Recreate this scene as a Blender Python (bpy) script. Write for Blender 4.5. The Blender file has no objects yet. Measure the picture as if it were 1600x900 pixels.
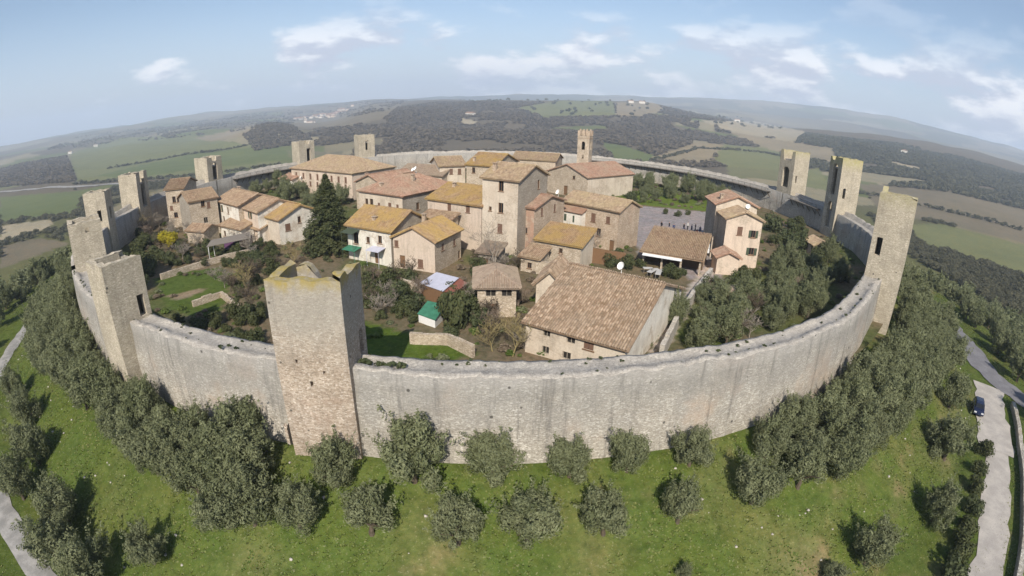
import bpy, bmesh, math, random
import numpy as np
from mathutils import Vector, Matrix
random.seed(7); rng = np.random.default_rng(7)
SC = bpy.context.scene; COL = SC.collection
R = math.radians

# ------------------------------------------------------------------ camera (wide action-camera lens on a drone)
F_PX, K3, PITCH, ROLL, CAM_Z = 813.0, 0.04, R(20.2), R(1.4), 26.0
def _basis():
    f = np.array([0, math.cos(PITCH), -math.sin(PITCH)]); r = np.array([1., 0, 0]); u = np.cross(r, f)
    c, s = math.cos(ROLL), math.sin(ROLL)
    return c*r + s*u, -s*r + c*u, f
RT, UP, FW = _basis()
cd = bpy.data.cameras.new('Camera'); cam = bpy.data.objects.new('Camera', cd); COL.objects.link(cam); SC.camera = cam
cam.matrix_world = Matrix(((RT[0], UP[0], -FW[0], 0), (RT[1], UP[1], -FW[1], 0), (RT[2], UP[2], -FW[2], CAM_Z), (0, 0, 0, 1)))
cd.type = 'PANO'; cd.sensor_width = 36; cd.sensor_fit = 'HORIZONTAL'; cd.clip_start = 0.1; cd.clip_end = 60000
tgt = cd if hasattr(cd, 'panorama_type') else cd.cycles
tgt.panorama_type = 'FISHEYE_LENS_POLYNOMIAL'; tgt.fisheye_fov = R(220)
tgt.fisheye_polynomial_k0 = 0.0; tgt.fisheye_polynomial_k1 = -0.05465483125365446; tgt.fisheye_polynomial_k2 = -6.259667561174447e-06
tgt.fisheye_polynomial_k3 = 7.601553059287367e-06; tgt.fisheye_polynomial_k4 = -7.872033821785144e-08

def ray(x, y):
    dx = x-800; dy = 450-y; r = math.hypot(dx, dy) or 1e-9; t = r/F_PX; th = t
    for _ in range(10): th -= (th + K3*th**3 - t)/(1 + 3*K3*th*th)
    return math.cos(th)*FW + math.sin(th)*(dx/r*RT + dy/r*UP)
def at(x, y, z=0.0):
    d = ray(x, y); t = (z-CAM_Z)/d[2]; return d*t + np.array([0, 0, CAM_Z])
def atd(x, y, dist):
    d = ray(x, y); t = dist/math.hypot(d[0], d[1]); return d*t + np.array([0, 0, CAM_Z])
def proj_np(P):
    v = P - np.array([0, 0, CAM_Z]); v = v/np.linalg.norm(v, axis=1)[:, None]
    th = np.arccos(np.clip(v@FW, -1, 1)); a, b = v@RT, v@UP; n = np.hypot(a, b)+1e-12
    r = F_PX*(th + K3*th**3); return 800 + r*a/n, 450 - r*b/n

# ------------------------------------------------------------------ light: sky, sun, exposure
SUN_EL, SHADOW_AZ = R(38), R(2)          # shadows fall away from the camera, almost straight ahead
world = bpy.data.worlds.new('World'); SC.world = world; world.use_nodes = True
def build_world():
    nt = world.node_tree; N = nt.nodes; L = nt.links; N.clear()
    def nd(t, **k):
        n = N.new(t)
        for a, b in k.items(): setattr(n, a, b)
        return n
    def math_(op, a, b=None, c=None):
        n = nd('ShaderNodeMath', operation=op)
        for i, q in enumerate((a, b, c)):
            if q is None: continue
            if isinstance(q, (int, float)): n.inputs[i].default_value = q
            else: L.new(q, n.inputs[i])
        return n.outputs[0]
    sky = nd('ShaderNodeTexSky'); sky.sky_type = 'NISHITA'; sky.sun_disc = False
    sky.sun_elevation = SUN_EL; sky.sun_rotation = math.pi + SHADOW_AZ
    sky.altitude = 300; sky.air_density = 1.0; sky.dust_density = .8; sky.ozone_density = 1.3
    tc = nd('ShaderNodeTexCoord'); sep = nd('ShaderNodeSeparateXYZ'); L.new(tc.outputs['Generated'], sep.inputs[0])
    z = math_('MAXIMUM', sep.outputs[2], 0.0)
    den = math_('ADD', z, 0.24)
    comb = nd('ShaderNodeCombineXYZ')
    L.new(math_('DIVIDE', sep.outputs[0], den), comb.inputs[0]); L.new(math_('DIVIDE', sep.outputs[1], den), comb.inputs[1])
    comb.inputs[2].default_value = 3.7
    def noise(scale, det, rough, off):
        mp = nd('ShaderNodeMapping'); L.new(comb.outputs[0], mp.inputs[0]); mp.inputs['Location'].default_value = off
        n = nd('ShaderNodeTexNoise'); n.inputs['Scale'].default_value = scale; n.inputs['Detail'].default_value = det
        n.inputs['Roughness'].default_value = rough; L.new(mp.outputs[0], n.inputs['Vector']); return n.outputs['Fac']
    def dnoise(scale, det, rough, off, zs):
        mp = nd('ShaderNodeMapping'); L.new(tc.outputs['Generated'], mp.inputs[0]); mp.inputs['Location'].default_value = off; mp.inputs['Scale'].default_value = (1, 1, zs)
        n = nd('ShaderNodeTexNoise'); n.inputs['Scale'].default_value = scale; n.inputs['Detail'].default_value = det
        n.inputs['Roughness'].default_value = rough; L.new(mp.outputs[0], n.inputs['Vector']); return n.outputs['Fac']
    big = dnoise(1.6, 3, .5, CLOUD_OFF[0], 3.0); fine = dnoise(5.2, 9, .55, CLOUD_OFF[1], 2.6); up = dnoise(5.2, 9, .55, (CLOUD_OFF[1][0], CLOUD_OFF[1][1], CLOUD_OFF[1][2]+.055), 2.6)
    def ramp(v, a, b):
        m = nd('ShaderNodeMapRange'); m.interpolation_type = 'SMOOTHSTEP'; L.new(v, m.inputs[0])
        m.inputs[1].default_value = a; m.inputs[2].default_value = b; return m.outputs[0]
    dens = math_('ADD', math_('ADD', math_('MULTIPLY', big, .40), math_('MULTIPLY', fine, .74)), math_('MULTIPLY', sep.outputs[0], .13))
    low = math_('SUBTRACT', 1.0, ramp(z, 0.09, 0.20))            # the cumulus lies in a low layer
    cum = math_('MULTIPLY', ramp(math_('ADD', dens, math_('MULTIPLY', low, .09)), .62, .72), math_('ADD', math_('MULTIPLY', low, .80), .15))
    veil = math_('MULTIPLY', math_('SUBTRACT', 1.0, ramp(z, 0.02, 0.22)), .6)
    ccol = nd('ShaderNodeMix', data_type='RGBA'); L.new(ramp(math_('SUBTRACT', fine, up), -.06, .09), ccol.inputs[0])  # cloud tops painted bright and undersides greyer, as if lit from above
    ccol.inputs[6].default_value = (5.0, 5.3, 6.3, 1); ccol.inputs[7].default_value = (9.6, 9.5, 9.6, 1)
    m1 = nd('ShaderNodeMix', data_type='RGBA'); L.new(veil, m1.inputs[0]); L.new(sky.outputs[0], m1.inputs[6]); m1.inputs[7].default_value = (4.5, 4.85, 6.0, 1)
    m2 = nd('ShaderNodeMix', data_type='RGBA'); L.new(cum, m2.inputs[0]); L.new(m1.outputs[2], m2.inputs[6]); L.new(ccol.outputs[2], m2.inputs[7])
    bg = nd('ShaderNodeBackground'); bg.inputs[1].default_value = 0.11; L.new(m2.outputs[2], bg.inputs[0])
    out = nd('ShaderNodeOutputWorld'); L.new(bg.outputs[0], out.inputs[0])
CLOUD_OFF = ((2.0, 1.0, 0), (0.4, 5.1, 0))
build_world()
sd = bpy.data.lights.new('Sun', 'SUN'); sd.energy = 5.0; sd.angle = R(0.55); sd.color = (1, .93, .82)
sun = bpy.data.objects.new('Sun', sd); COL.objects.link(sun)
tr = Vector((math.sin(SHADOW_AZ)*math.cos(SUN_EL), math.cos(SHADOW_AZ)*math.cos(SUN_EL), -math.sin(SUN_EL)))
sun.rotation_euler = tr.to_track_quat('-Z', 'Y').to_euler(); sun.location = (-60, -250, 230)
SC.view_settings.view_transform = 'Standard'; SC.view_settings.look = 'None'; SC.view_settings.exposure = 0.25; SC.view_settings.gamma = 1
SC.view_settings.use_curve_mapping = False
SC.render.engine = 'CYCLES'; SC.cycles.use_denoising = True; SC.cycles.max_bounces = 5; SC.cycles.diffuse_bounces = 3
SC.cycles.glossy_bounces = 2; SC.cycles.transmission_bounces = 2; SC.cycles.volume_bounces = 1; SC.cycles.transparent_max_bounces = 6
SC.cycles.use_adaptive_sampling = True; SC.cycles.adaptive_threshold = 0.02

# ------------------------------------------------------------------ materials
MATS = {}
class NT:
    def __init__(s, name, rough=.9, spec=.15):
        s.m = bpy.data.materials.new(name); s.m.use_nodes = True; s.t = s.m.node_tree; s.b = s.t.nodes['Principled BSDF']
        s.b.inputs['Roughness'].default_value = rough; s.b.inputs['Specular IOR Level'].default_value = spec
        MATS[name] = s.m
        g = s.n('ShaderNodeNewGeometry'); s.pos = g.outputs['Position']
    def n(s, t, **k):
        x = s.t.nodes.new(t)
        for a, b in k.items(): setattr(x, a, b)
        return x
    def l(s, a, b): s.t.links.new(a, b)
    def noise(s, scale, det=4, rough=.55, stretch=None, vec=None):
        v = vec or s.pos
        if stretch:
            mp = s.n('ShaderNodeMapping'); s.l(v, mp.inputs[0]); mp.inputs['Scale'].default_value = stretch; v = mp.outputs[0]
        x = s.n('ShaderNodeTexNoise'); x.inputs['Scale'].default_value = scale; x.inputs['Detail'].default_value = det
        x.inputs['Roughness'].default_value = rough; s.l(v, x.inputs['Vector']); return x.outputs['Fac']
    def voro(s, scale, stretch=(1, 1, 1), feature='F1', out='Color'):
        mp = s.n('ShaderNodeMapping'); s.l(s.pos, mp.inputs[0]); mp.inputs['Scale'].default_value = stretch
        x = s.n('ShaderNodeTexVoronoi', feature=feature); x.inputs['Scale'].default_value = scale; s.l(mp.outputs[0], x.inputs['Vector']); return x.outputs[out]
    def attr(s, name, out='Fac'):
        x = s.n('ShaderNodeAttribute', attribute_name=name); return x.outputs[out]
    def rng(s, v, a, b, c=0., d=1., smooth=True):
        x = s.n('ShaderNodeMapRange'); s.l(v, x.inputs[0])
        if smooth: x.interpolation_type = 'SMOOTHSTEP'
        for i, q in enumerate((a, b, c, d)): x.inputs[i+1].default_value = q
        return x.outputs[0]
    def mix(s, f, a, b, mode='MIX'):
        x = s.n('ShaderNodeMix', data_type='RGBA', blend_type=mode)
        for i, q in ((0, f), (6, a), (7, b)):
            if isinstance(q, (int, float)): x.inputs[i].default_value = q
            elif isinstance(q, tuple): x.inputs[i].default_value = q if len(q) == 4 else (*q, 1)
            else: s.l(q, x.inputs[i])
        return x.outputs[2]
    def math(s, op, a, b=0.):
        x = s.n('ShaderNodeMath', operation=op)
        for i, q in enumerate((a, b)):
            if isinstance(q, (int, float)): x.inputs[i].default_value = q
            else: s.l(q, x.inputs[i])
        return x.outputs[0]
    def col(s, c):
        if isinstance(c, tuple): s.b.inputs['Base Color'].default_value = (*c, 1)
        else: s.l(c, s.b.inputs['Base Color'])
    def bump(s, h, strength=.5, dist=.05):
        x = s.n('ShaderNodeBump'); x.inputs['Strength'].default_value = strength; x.inputs['Distance'].default_value = dist
        s.l(h, x.inputs['Height']); s.l(x.outputs[0], s.b.inputs['Normal'])

def sepz(t):
    x = t.n('ShaderNodeSeparateXYZ'); t.l(t.pos, x.inputs[0]); return x.outputs
def mat_stone(name, a, b, c, scale=3.2, grey=None, streak=0., lichen=None, zlich=(0, 1), brick=None):
    """coursed rubble: every stone its own tone, dark joints, weathering stains, painted putlog holes"""
    t = NT(name)
    v = t.voro(scale, (1, 1, 2.3)); sx = t.n('ShaderNodeSeparateColor'); t.l(v, sx.inputs[0])
    c0 = t.mix(t.rng(sx.outputs[0], .1, .9), a, b)
    c0 = t.mix(t.rng(sx.outputs[1], .72, .95), c0, c)
    e = t.voro(scale, (1, 1, 2.3), 'DISTANCE_TO_EDGE', 'Distance'); joint = t.rng(e, .0, .1)
    c0 = t.mix(joint, t.mix(.38, c0, (.14, .12, .10)), c0)
    if brick: c0 = t.mix(t.rng(t.noise(.14, 4, .65), .53, .68, 0, .8), c0, t.mix(sx.outputs[2], brick, tuple(k*1.35 for k in brick)))
    c0 = t.mix(t.rng(t.noise(.5, 5, .6), .35, .7, .0, .55), c0, tuple(k*.6 for k in a))
    c0 = t.mix(t.rng(t.noise(9., 3, .6), .3, .75, .0, .4), c0, tuple(min(1, k*1.3) for k in b))
    z = sepz(t)[2]
    if grey:
        wob = t.math('ADD', z, t.math('MULTIPLY', t.noise(.35, 4), 5.))
        c0 = t.mix(t.rng(wob, zlich[0]+1.2, zlich[1]+1.6, 0, .68), c0, t.mix(sx.outputs[2], grey, tuple(k*1.25 for k in grey)))
    if streak:
        s1 = t.noise(1.2, 4, .7, (1, 1, .07)); c0 = t.mix(t.math('MULTIPLY', t.rng(s1, .5, .72), streak), c0, (.09, .085, .08))
        hol = t.voro(.55, (1, 1, 1), 'F1', 'Distance'); c0 = t.mix(t.rng(hol, .09, .05, 0, .8), c0, (.05, .045, .04))  # dark spots painted as the shade in uncut putlog holes
    if lichen:
        wob = t.math('ADD', z, t.math('MULTIPLY', t.noise(1.1, 5), 2.2))
        lf = t.math('MULTIPLY', t.rng(wob, lichen[1], lichen[2]), t.rng(t.noise(2.3, 4), .3, .6, .35, .95)); c0 = t.mix(lf, c0, lichen[0])
    t.col(c0)
    h = t.math('ADD', t.math('MULTIPLY', joint, .7), t.math('MULTIPLY', sx.outputs[2], .5)); t.bump(h, .6, .06); return t.m
BUFF, GREY, PALE = (.36, .29, .215), (.27, .24, .20), (.52, .45, .36)
mat_stone('wall_stone', (.30, .268, .225), (.47, .43, .365), (.66, .62, .55), 5.2, grey=(.235, .228, .215), zlich=(3.6, 9.0), streak=.5, brick=(.36, .27, .20))
mat_stone('wall_top_stone', (.33, .305, .27), (.43, .395, .35), (.5, .46, .4), 4.0)
mat_stone('tower_stone', (.29, .225, .165), (.51, .42, .335), (.72, .64, .55), 5.0, grey=(.30, .285, .25), zlich=(9.5, 14.0), brick=(.32, .205, .14), lichen=((.36, .28, .09), 15.1, 16.3), streak=.25)
mat_stone('tower_stone_pale', (.37, .32, .245), (.50, .44, .34), (.62, .55, .44), 4.2, lichen=((.40, .36, .17), 18.2, 22.), streak=.25)
mat_stone('house_stone', (.35, .28, .205), (.53, .44, .335), (.66, .575, .47), 4.6)
mat_stone('house_stone_warm', (.37, .28, .20), (.53, .42, .315), (.64, .54, .43), 4.6, brick=(.38, .235, .165))
mat_stone('house_stone_grey', (.30, .26, .21), (.39, .34, .275), (.48, .43, .36), 4.6)
mat_stone('path_stone', (.42, .38, .33), (.52, .48, .42), (.58, .54, .48), 3.)
def mat_plaster(name, a, patch, amt=.6):
    t = NT(name); c = t.mix(t.rng(t.noise(.45, 5, .6), .4, .68, 0, amt), a, patch)
    v = t.voro(4.6, (1, 1, 2.3)); sx = t.n('ShaderNodeSeparateColor'); t.l(v, sx.inputs[0]); st = t.mix(sx.outputs[0], (.34, .27, .20), (.56, .48, .385)); bare = t.rng(t.noise(.33, 6, .7), .5, .6, 0, .75); c = t.mix(bare, c, st)
    c = t.mix(t.rng(t.noise(1.6, 4, .7, (1, 1, .12)), .46, .74, 0, .5), c, tuple(k*.5 for k in a)); c = t.mix(t.rng(t.noise(5, 4, .65), .38, .7, 0, .3), c, tuple(k*.62 for k in patch))
    t.col(c); t.bump(t.math('ADD', t.noise(6, 4), t.math('MULTIPLY', bare, sx.outputs[2])), .4, .04); return t.m
mat_plaster('plaster_cream', (.60, .52, .42), (.48, .39, .30))
mat_plaster('plaster_white', (.72, .68, .60), (.58, .52, .44))
mat_plaster('plaster_pink', (.58, .475, .385), (.50, .41, .32))
mat_plaster('plaster_red', (.42, .265, .19), (.38, .28, .21))
mat_plaster('plaster_peach', (.62, .505, .40), (.54, .43, .34))
def mat_roof(name, a, b, lich, amt, mid=.5):
    t = NT(name, .85); tint = t.attr('tint'); c = t.mix(tint, a, b)
    c = t.mix(t.rng(t.noise(.38, 5, .6), mid-.1, mid+.16, 0, amt), c, lich)
    c = t.mix(t.rng(t.noise(1.7, 4, .65), .48, .72, 0, .55), c, (.15, .12, .09)); c = t.mix(t.rng(t.noise(5., 3, .6), .56, .7, 0, .45), c, (.42, .36, .28))
    t.col(c); t.bump(t.noise(9, 3), .3, .02); return t.m
mat_roof('tile_brown', (.25, .16, .10), (.46, .335, .23), (.38, .29, .18), .5)
mat_roof('tile_barn', (.22, .145, .09), (.50, .375, .27), (.30, .235, .17), .45)
mat_roof('tile_yellow', (.29, .18, .10), (.43, .30, .17), (.40, .27, .085), .7, .45)
mat_roof('tile_red', (.29, .165, .11), (.46, .30, .22), (.36, .28, .20), .55)
mat_roof('tile_grey', (.27, .20, .15), (.37, .29, .22), (.33, .27, .19), .5)
mat_roof('tile_tan', (.29, .20, .13), (.48, .365, .25), (.42, .33, .19), .6)
def mat_plain(name, c, rough=.8, spec=.2, var=.25, scale=4., metal=0.):
    t = NT(name, rough, spec); t.col(t.mix(t.rng(t.noise(scale, 4), .3, .7, 0, var), c, tuple(k*.5 for k in c))); t.b.inputs['Metallic'].default_value = metal; return t.m
mat_plain('wood_dark', (.10, .065, .04)); mat_plain('wood_brown', (.19, .11, .06)); mat_plain('wood_grey', (.20, .175, .15)); mat_plain('shutter_green', (.07, .09, .06)); mat_plain('shutter_brown', (.17, .10, .07))
mat_plain('iron', (.05, .05, .05), .6); mat_plain('white_paint', (.74, .73, .70), .5, .3, .12); mat_plain('dish_white', (.8, .79, .76), .4, .3, .08)
mat_plain('sheet_blue', (.50, .50, .58), .5, .3, .2, 1.5); mat_plain('sheet_red', (.26, .10, .07), .6, .2, .4, 2.); mat_plain('tarp_green', (.06, .21, .13), .7, .15, .55, 1.6); mat_plain('awning_white', (.7, .7, .7), .6); mat_plain('cloth_purple', (.13, .06, .13))
mat_plain('bark', (.12, .095, .07), .95, .05, .5, 3); mat_plain('bark_pale', (.27, .235, .195), .95, .05, .4, 3); mat_plain('twig_brown', (.20, .155, .12), .95, .05, .4, 3); mat_plain('twig_yellow', (.30, .245, .12), .95, .05, .4, 3)
mat_plain('car_blue', (.012, .018, .05), .25, .5, .05); mat_plain('car_white', (.75, .75, .76), .3, .5, .05); mat_plain('tyre', (.015, .015, .015), .9); mat_plain('lamp_glass', (.6, .6, .62), .2, .6, .05); mat_plain('dark_glass', (.018, .02, .024), .12, .6, .1)
mat_plain('cloth_black', (.02, .02, .025)); mat_plain('cloth_blue', (.04, .06, .14)); mat_plain('cloth_red', (.3, .04, .04)); mat_plain('cloth_light', (.5, .48, .45)); mat_plain('skin', (.45, .27, .2)); mat_plain('hair', (.04, .03, .02))
mat_plain('opening_shade', (.03, .026, .022))  # near-black colour imitating the shade inside openings
def mat_leaf(name, a, b, sub=.22):
    t = NT(name, .7, .12); tint = t.attr('tint'); c = t.mix(tint, a, b); c = t.mix(t.rng(t.noise(.16, 3), .35, .65, 0, .35), c, tuple(k*.7 for k in b)); t.col(c)
    tr_ = t.n('ShaderNodeBsdfTranslucent'); t.l(c, tr_.inputs[0]); mx = t.n('ShaderNodeMixShader'); mx.inputs[0].default_value = sub
    t.l(t.b.outputs[0], mx.inputs[1]); t.l(tr_.outputs[0], mx.inputs[2]); t.l(mx.outputs[0], t.t.nodes['Material Output'].inputs[0]); return t.m
mat_leaf('leaf_olive', (.10, .118, .052), (.27, .285, .16), .28); mat_leaf('leaf_dark', (.045, .06, .028), (.12, .135, .065)); mat_leaf('leaf_green', (.07, .11, .025), (.17, .22, .06))
mat_leaf('leaf_yellow', (.35, .30, .02), (.50, .42, .05)); mat_leaf('leaf_cedar', (.045, .062, .026), (.13, .135, .06)); mat_leaf('leaf_brown', (.15, .115, .08), (.27, .215, .155)); mat_leaf('grass_blade', (.10, .15, .03), (.24, .25, .09)); mat_leaf('wood_far', (.155, .128, .092), (.215, .178, .13), .45); mat_leaf('wood_far_green', (.105, .104, .062), (.165, .155, .095), .45)
def mat_ground(name):
    t = NT(name, .95, .05); c = t.attr('col', 'Color')
    n1 = t.noise(.9, 5, .65); n2 = t.noise(.18, 5, .6); n3 = t.noise(.02, 5, .6); n4 = t.noise(4.5, 3, .6); n5 = t.noise(.0035, 5, .65)
    c = t.mix(t.rng(n1, .3, .7, .0, .45), c, t.mix(1., c, (.45, .42, .38), 'MULTIPLY')); c = t.mix(t.rng(n2, .35, .7, 0, .5), c, t.mix(1., c, (1.28, 1.1, .95), 'MULTIPLY'))
    c = t.mix(t.rng(n3, .4, .7, 0, .4), c, t.mix(1., c, (.65, .7, .7), 'MULTIPLY')); c = t.mix(t.rng(n5, .4, .65, 0, .45), c, t.mix(1., c, (1.12, 1.04, .9), 'MULTIPLY'))
    n6 = t.noise(2.1, 6, .72); c = t.mix(t.rng(n6, .42, .62, 0, .55), c, t.mix(1., c, (1.55, 1.3, 1.5), 'MULTIPLY')); n7 = t.noise(1.3, 6, .75); c = t.mix(t.rng(n7, .5, .66, 0, .6), c, t.mix(1., c, (.5, .56, .5), 'MULTIPLY'))
    c = t.mix(t.rng(n4, .60, .72, 0, t.m.name == 'terrain' and .4 or .25), c, (.36, .33, .2))
    t.col(c); t.bump(t.math('ADD', n4, n1), .6, .12); return t.m
mat_ground('terrain'); mat_ground('town_earth')
def mat_road(name, a, b):
    t = NT(name, .9, .1); c = t.mix(t.rng(t.noise(.6, 5, .65), .35, .7), a, b); c = t.mix(t.rng(t.noise(7, 3), .5, .75, 0, .4), c, tuple(k*.6 for k in a)); t.col(c); t.bump(t.noise(12, 3), .3, .02)
mat_road('gravel', (.36, .33, .30), (.47, .43, .385)); mat_road('track', (.24, .23, .215), (.38, .36, .335)); mat_road('asphalt', (.17, .165, .175), (.22, .215, .225)); mat_road('paving', (.27, .25, .27), (.36, .33, .34))

# ------------------------------------------------------------------ mesh helpers
def np_mesh(name, V, Q, tint=None, tri=False):
    me = bpy.data.meshes.new(name); V = np.asarray(V, np.float32); Q = np.asarray(Q, np.int32); k = 3 if tri else 4
    me.vertices.add(len(V)); me.vertices.foreach_set('co', V.ravel()); me.loops.add(Q.size); me.loops.foreach_set('vertex_index', Q.ravel())
    me.polygons.add(len(Q)); me.polygons.foreach_set('loop_start', np.arange(len(Q), dtype=np.int32)*k); me.polygons.foreach_set('loop_total', np.full(len(Q), k, np.int32))
    me.update(calc_edges=True)
    if tint is not None:
        at_ = me.attributes.new('tint', 'FLOAT', 'FACE'); at_.data.foreach_set('value', np.asarray(tint, np.float32))
    return me
def link(name, me, mats, parent=None, loc=None, rot=None, label=None, cat=None, group=None, kind=None):
    o = bpy.data.objects.new(name, me); COL.objects.link(o)
    if me is not None and mats is not None and not me.materials:
        for m in ([mats] if isinstance(mats, str) else mats): me.materials.append(MATS[m])
    if parent is not None: o.parent = parent
    if loc is not None: o.location = loc
    if rot is not None: o.rotation_euler = (0, 0, rot)
    tag(o, label, cat, group, kind); return o
def tag(o, label=None, cat=None, group=None, kind=None):
    if label: o['label'] = label
    if cat: o['category'] = cat
    if group: o['group'] = group
    if kind: o['kind'] = kind
    return o
def thing(name, loc, rot, label, cat, group=None): return link(name, None, None, None, loc, rot, label, cat, group)
class MB:
    def __init__(s): s.v = []; s.f = []; s.m = []
    def face(s, pts, m=0):
        i = len(s.v); s.v += [tuple(map(float, p)) for p in pts]; s.f.append(tuple(range(i, i+len(pts)))); s.m.append(m)
    def box(s, a, b, m=0, M=None):
        x0, y0, z0 = a; x1, y1, z1 = b
        c = [(x0, y0, z0), (x1, y0, z0), (x1, y1, z0), (x0, y1, z0), (x0, y0, z1), (x1, y0, z1), (x1, y1, z1), (x0, y1, z1)]
        if M: c = [M(p) for p in c]
        for q in ((0, 3, 2, 1), (4, 5, 6, 7), (0, 1, 5, 4), (1, 2, 6, 5), (2, 3, 7, 6), (3, 0, 4, 7)): s.face([c[k] for k in q], m)
    def tube(s, path, rad, n=6, m=0, cap=True):
        path = [np.array(p, float) for p in path]; rings = []
        for i, p in enumerate(path):
            d = path[min(i+1, len(path)-1)]-path[max(i-1, 0)]; d = d/(np.linalg.norm(d)+1e-9)
            a = np.cross(d, (0, 0, 1) if abs(d[2]) < .9 else (1, 0, 0)); a /= np.linalg.norm(a); b = np.cross(d, a)
            r = rad[i] if hasattr(rad, '__len__') else rad
            i0 = len(s.v); s.v += [tuple(p + r*(math.cos(t)*a + math.sin(t)*b)) for t in np.arange(n)*2*math.pi/n]; rings.append(i0)
        for q in range(len(rings)-1):
            for k in range(n): s.f.append((rings[q]+k, rings[q]+(k+1) % n, rings[q+1]+(k+1) % n, rings[q+1]+k)); s.m.append(m)
        if cap: s.f.append(tuple(rings[-1]+k for k in range(n))); s.m.append(m); s.f.append(tuple(rings[0]+k for k in reversed(range(n)))); s.m.append(m)
    def mesh(s, name, smooth=False):
        me = bpy.data.meshes.new(name); me.from_pydata(s.v, [], s.f); me.polygons.foreach_set('material_index', s.m)
        if smooth: me.polygons.foreach_set('use_smooth', [True]*len(s.f))
        me.update(); return me
    def build(s, name, mats, parent=None, smooth=False, **k): return link(name, s.mesh(name, smooth), mats, parent, **k)

# ------------------------------------------------------------------ the lie of the land
CX, CY, RW = -5.0, 111.0, 80.0                  # centre and radius of the ring of walls
GI = 2.3                                        # ground level inside the walls
def ring_r(phi):                                # the ring is a little flattened on its near right side
    d = (phi - R(-46) + math.pi) % (2*math.pi) - math.pi
    return RW - 3.0*math.exp(-(d/R(14))**2)
def ring(phi, r): return np.array([CX + r*math.cos(phi), CY + r*math.sin(phi)])
_rz = np.array([(0, .8), (81, .8), (86, -1.6), (94.5, -6.2), (107, -6.7), (130, -15), (180, -26), (260, -35), (400, -43), (700, -49), (60000, -50)])
_XC = [-260, 0, 200, 330, 420, 500, 600, 680, 800, 900, 1000, 1100, 1200, 1300, 1400, 1500, 1600, 1860]
_DC = [300, 500, 800, 1200, 1700, 2500, 3500, 5000, 7000, 8200]
_HT = np.array([
 [-38, -45, -50, -52, -50, -45, -40, -20, 20, -60], [-38, -45, -50, -50, -50, -46, -40, -20, 20, -60], [-38, -46, -52, -54, -54, -50, -42, -22, 30, -60],
 [-38, -46, -52, -54, -50, -44, -34, -10, 60, -60], [-38, -46, -52, -50, -16, -46, -40, 20, 60, -60], [-37, -46, -52, -52, -44, -50, -46, 48, 70, -60],
 [-36, -45, -50, -36, -6, 6, 26, 80, 60, -60], [-36, -45, -50, -32, 0, 20, 50, 40, 120, -60], [-36, -46, -50, -30, 2, 32, 20, 40, 175, -60],
 [-36, -46, -50, -30, 2, 46, 26, 60, 250, -60], [-36, -46, -50, -30, 4, 56, 30, 80, 330, -60], [-36, -46, -50, -32, -4, 26, 10, 120, 420, -60],
 [-36, -44, -48, -36, -14, 4, 0, 140, 480, -60], [-36, -43, -46, -32, -4, 24, 0, 150, 500, -60], [-36, -42, -44, -26, 0, 34, 0, 150, 480, -60],
 [-36, -42, -42, -24, 2, 36, 0, 130, 420, -60], [-36, -42, -42, -24, 0, 30, 0, 120, 360, -60], [-36, -42, -42, -28, -6, 20, 0, 100, 320, -60]], float)
_HT[:, 7] = 26+(_HT[:, 7]-26)*.7; _HT[:, 8] = 26+(_HT[:, 8]-26)*.6
_AZ = np.array([math.atan2(ray(x, 200)[0], ray(x, 200)[1]) for x in _XC])
def vnoise(x, y, seed=0):
    xi = np.floor(x).astype(np.int64); yi = np.floor(y).astype(np.int64); fx = x-xi; fy = y-yi; fx = fx*fx*(3-2*fx); fy = fy*fy*(3-2*fy)
    def h(a, b):
        n = (a*374761393 + b*668265263 + seed*974711) & 0x7fffffff; n = ((n ^ (n >> 13))*1274126177) & 0x7fffffff; return ((n ^ (n >> 16)) & 0xffff)/65535.0
    return (h(xi, yi)*(1-fx)+h(xi+1, yi)*fx)*(1-fy) + (h(xi, yi+1)*(1-fx)+h(xi+1, yi+1)*fx)*fy
def fbm(x, y, seed=0, o=4): return sum(vnoise(x*2**i, y*2**i, seed+i)*.5**i for i in range(o))/(2-.5**(o-1))
def ground(x, y):
    x = np.asarray(x, float); y = np.asarray(y, float); r = np.hypot(x-CX, y-CY); near = np.interp(r, _rz[:, 0], _rz[:, 1])
    d = np.hypot(x, y); az = np.arctan2(x, y); ld = np.log(np.clip(d, 300, 8200)); ai = np.interp(az, _AZ, np.arange(len(_AZ)))
    i0 = np.clip(np.floor(ai).astype(int), 0, len(_AZ)-2); fa = ai-i0; fa = fa*fa*(3-2*fa)
    di = np.interp(ld, np.log(_DC), np.arange(len(_DC))); j0 = np.clip(np.floor(di).astype(int), 0, len(_DC)-2); fd = di-j0; fd = fd*fd*(3-2*fd)
    far = (_HT[i0, j0]*(1-fa)+_HT[i0+1, j0]*fa)*(1-fd) + (_HT[i0, j0+1]*(1-fa)+_HT[i0+1, j0+1]*fa)*fd
    s = np.clip(d/6000, .0, 1.); far = far + (fbm(x/420., y/420., 3)-.5)*np.clip((d-300)/900, 0, 1)*46 + (fbm(x/1100., y/1100., 9)-.5)*np.clip((d-3500)/3000, 0, 1)*80
    w = np.clip((r-150)/220, 0, 1); w = w*w*(3-2*w)
    road = np.exp(-((r-100)/5.)**4); z = near*(1-w)+far*w
    return z + (fbm(x/9., y/9., 5)-.5)*1.0*np.clip((r-82)/5, 0, 1)*(1-road)
def gz(x, y): return float(ground(np.array([x]), np.array([y]))[0])
def inside(px, py, poly):
    n = len(poly); c = np.zeros(px.shape, bool); j = n-1
    for i in range(n):
        xi, yi = poly[i]; xj, yj = poly[j]
        c ^= ((yi > py) != (yj > py)) & (px < (xj-xi)*(py-yi)/(yj-yi+1e-9)+xi); j = i
    return c
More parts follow.
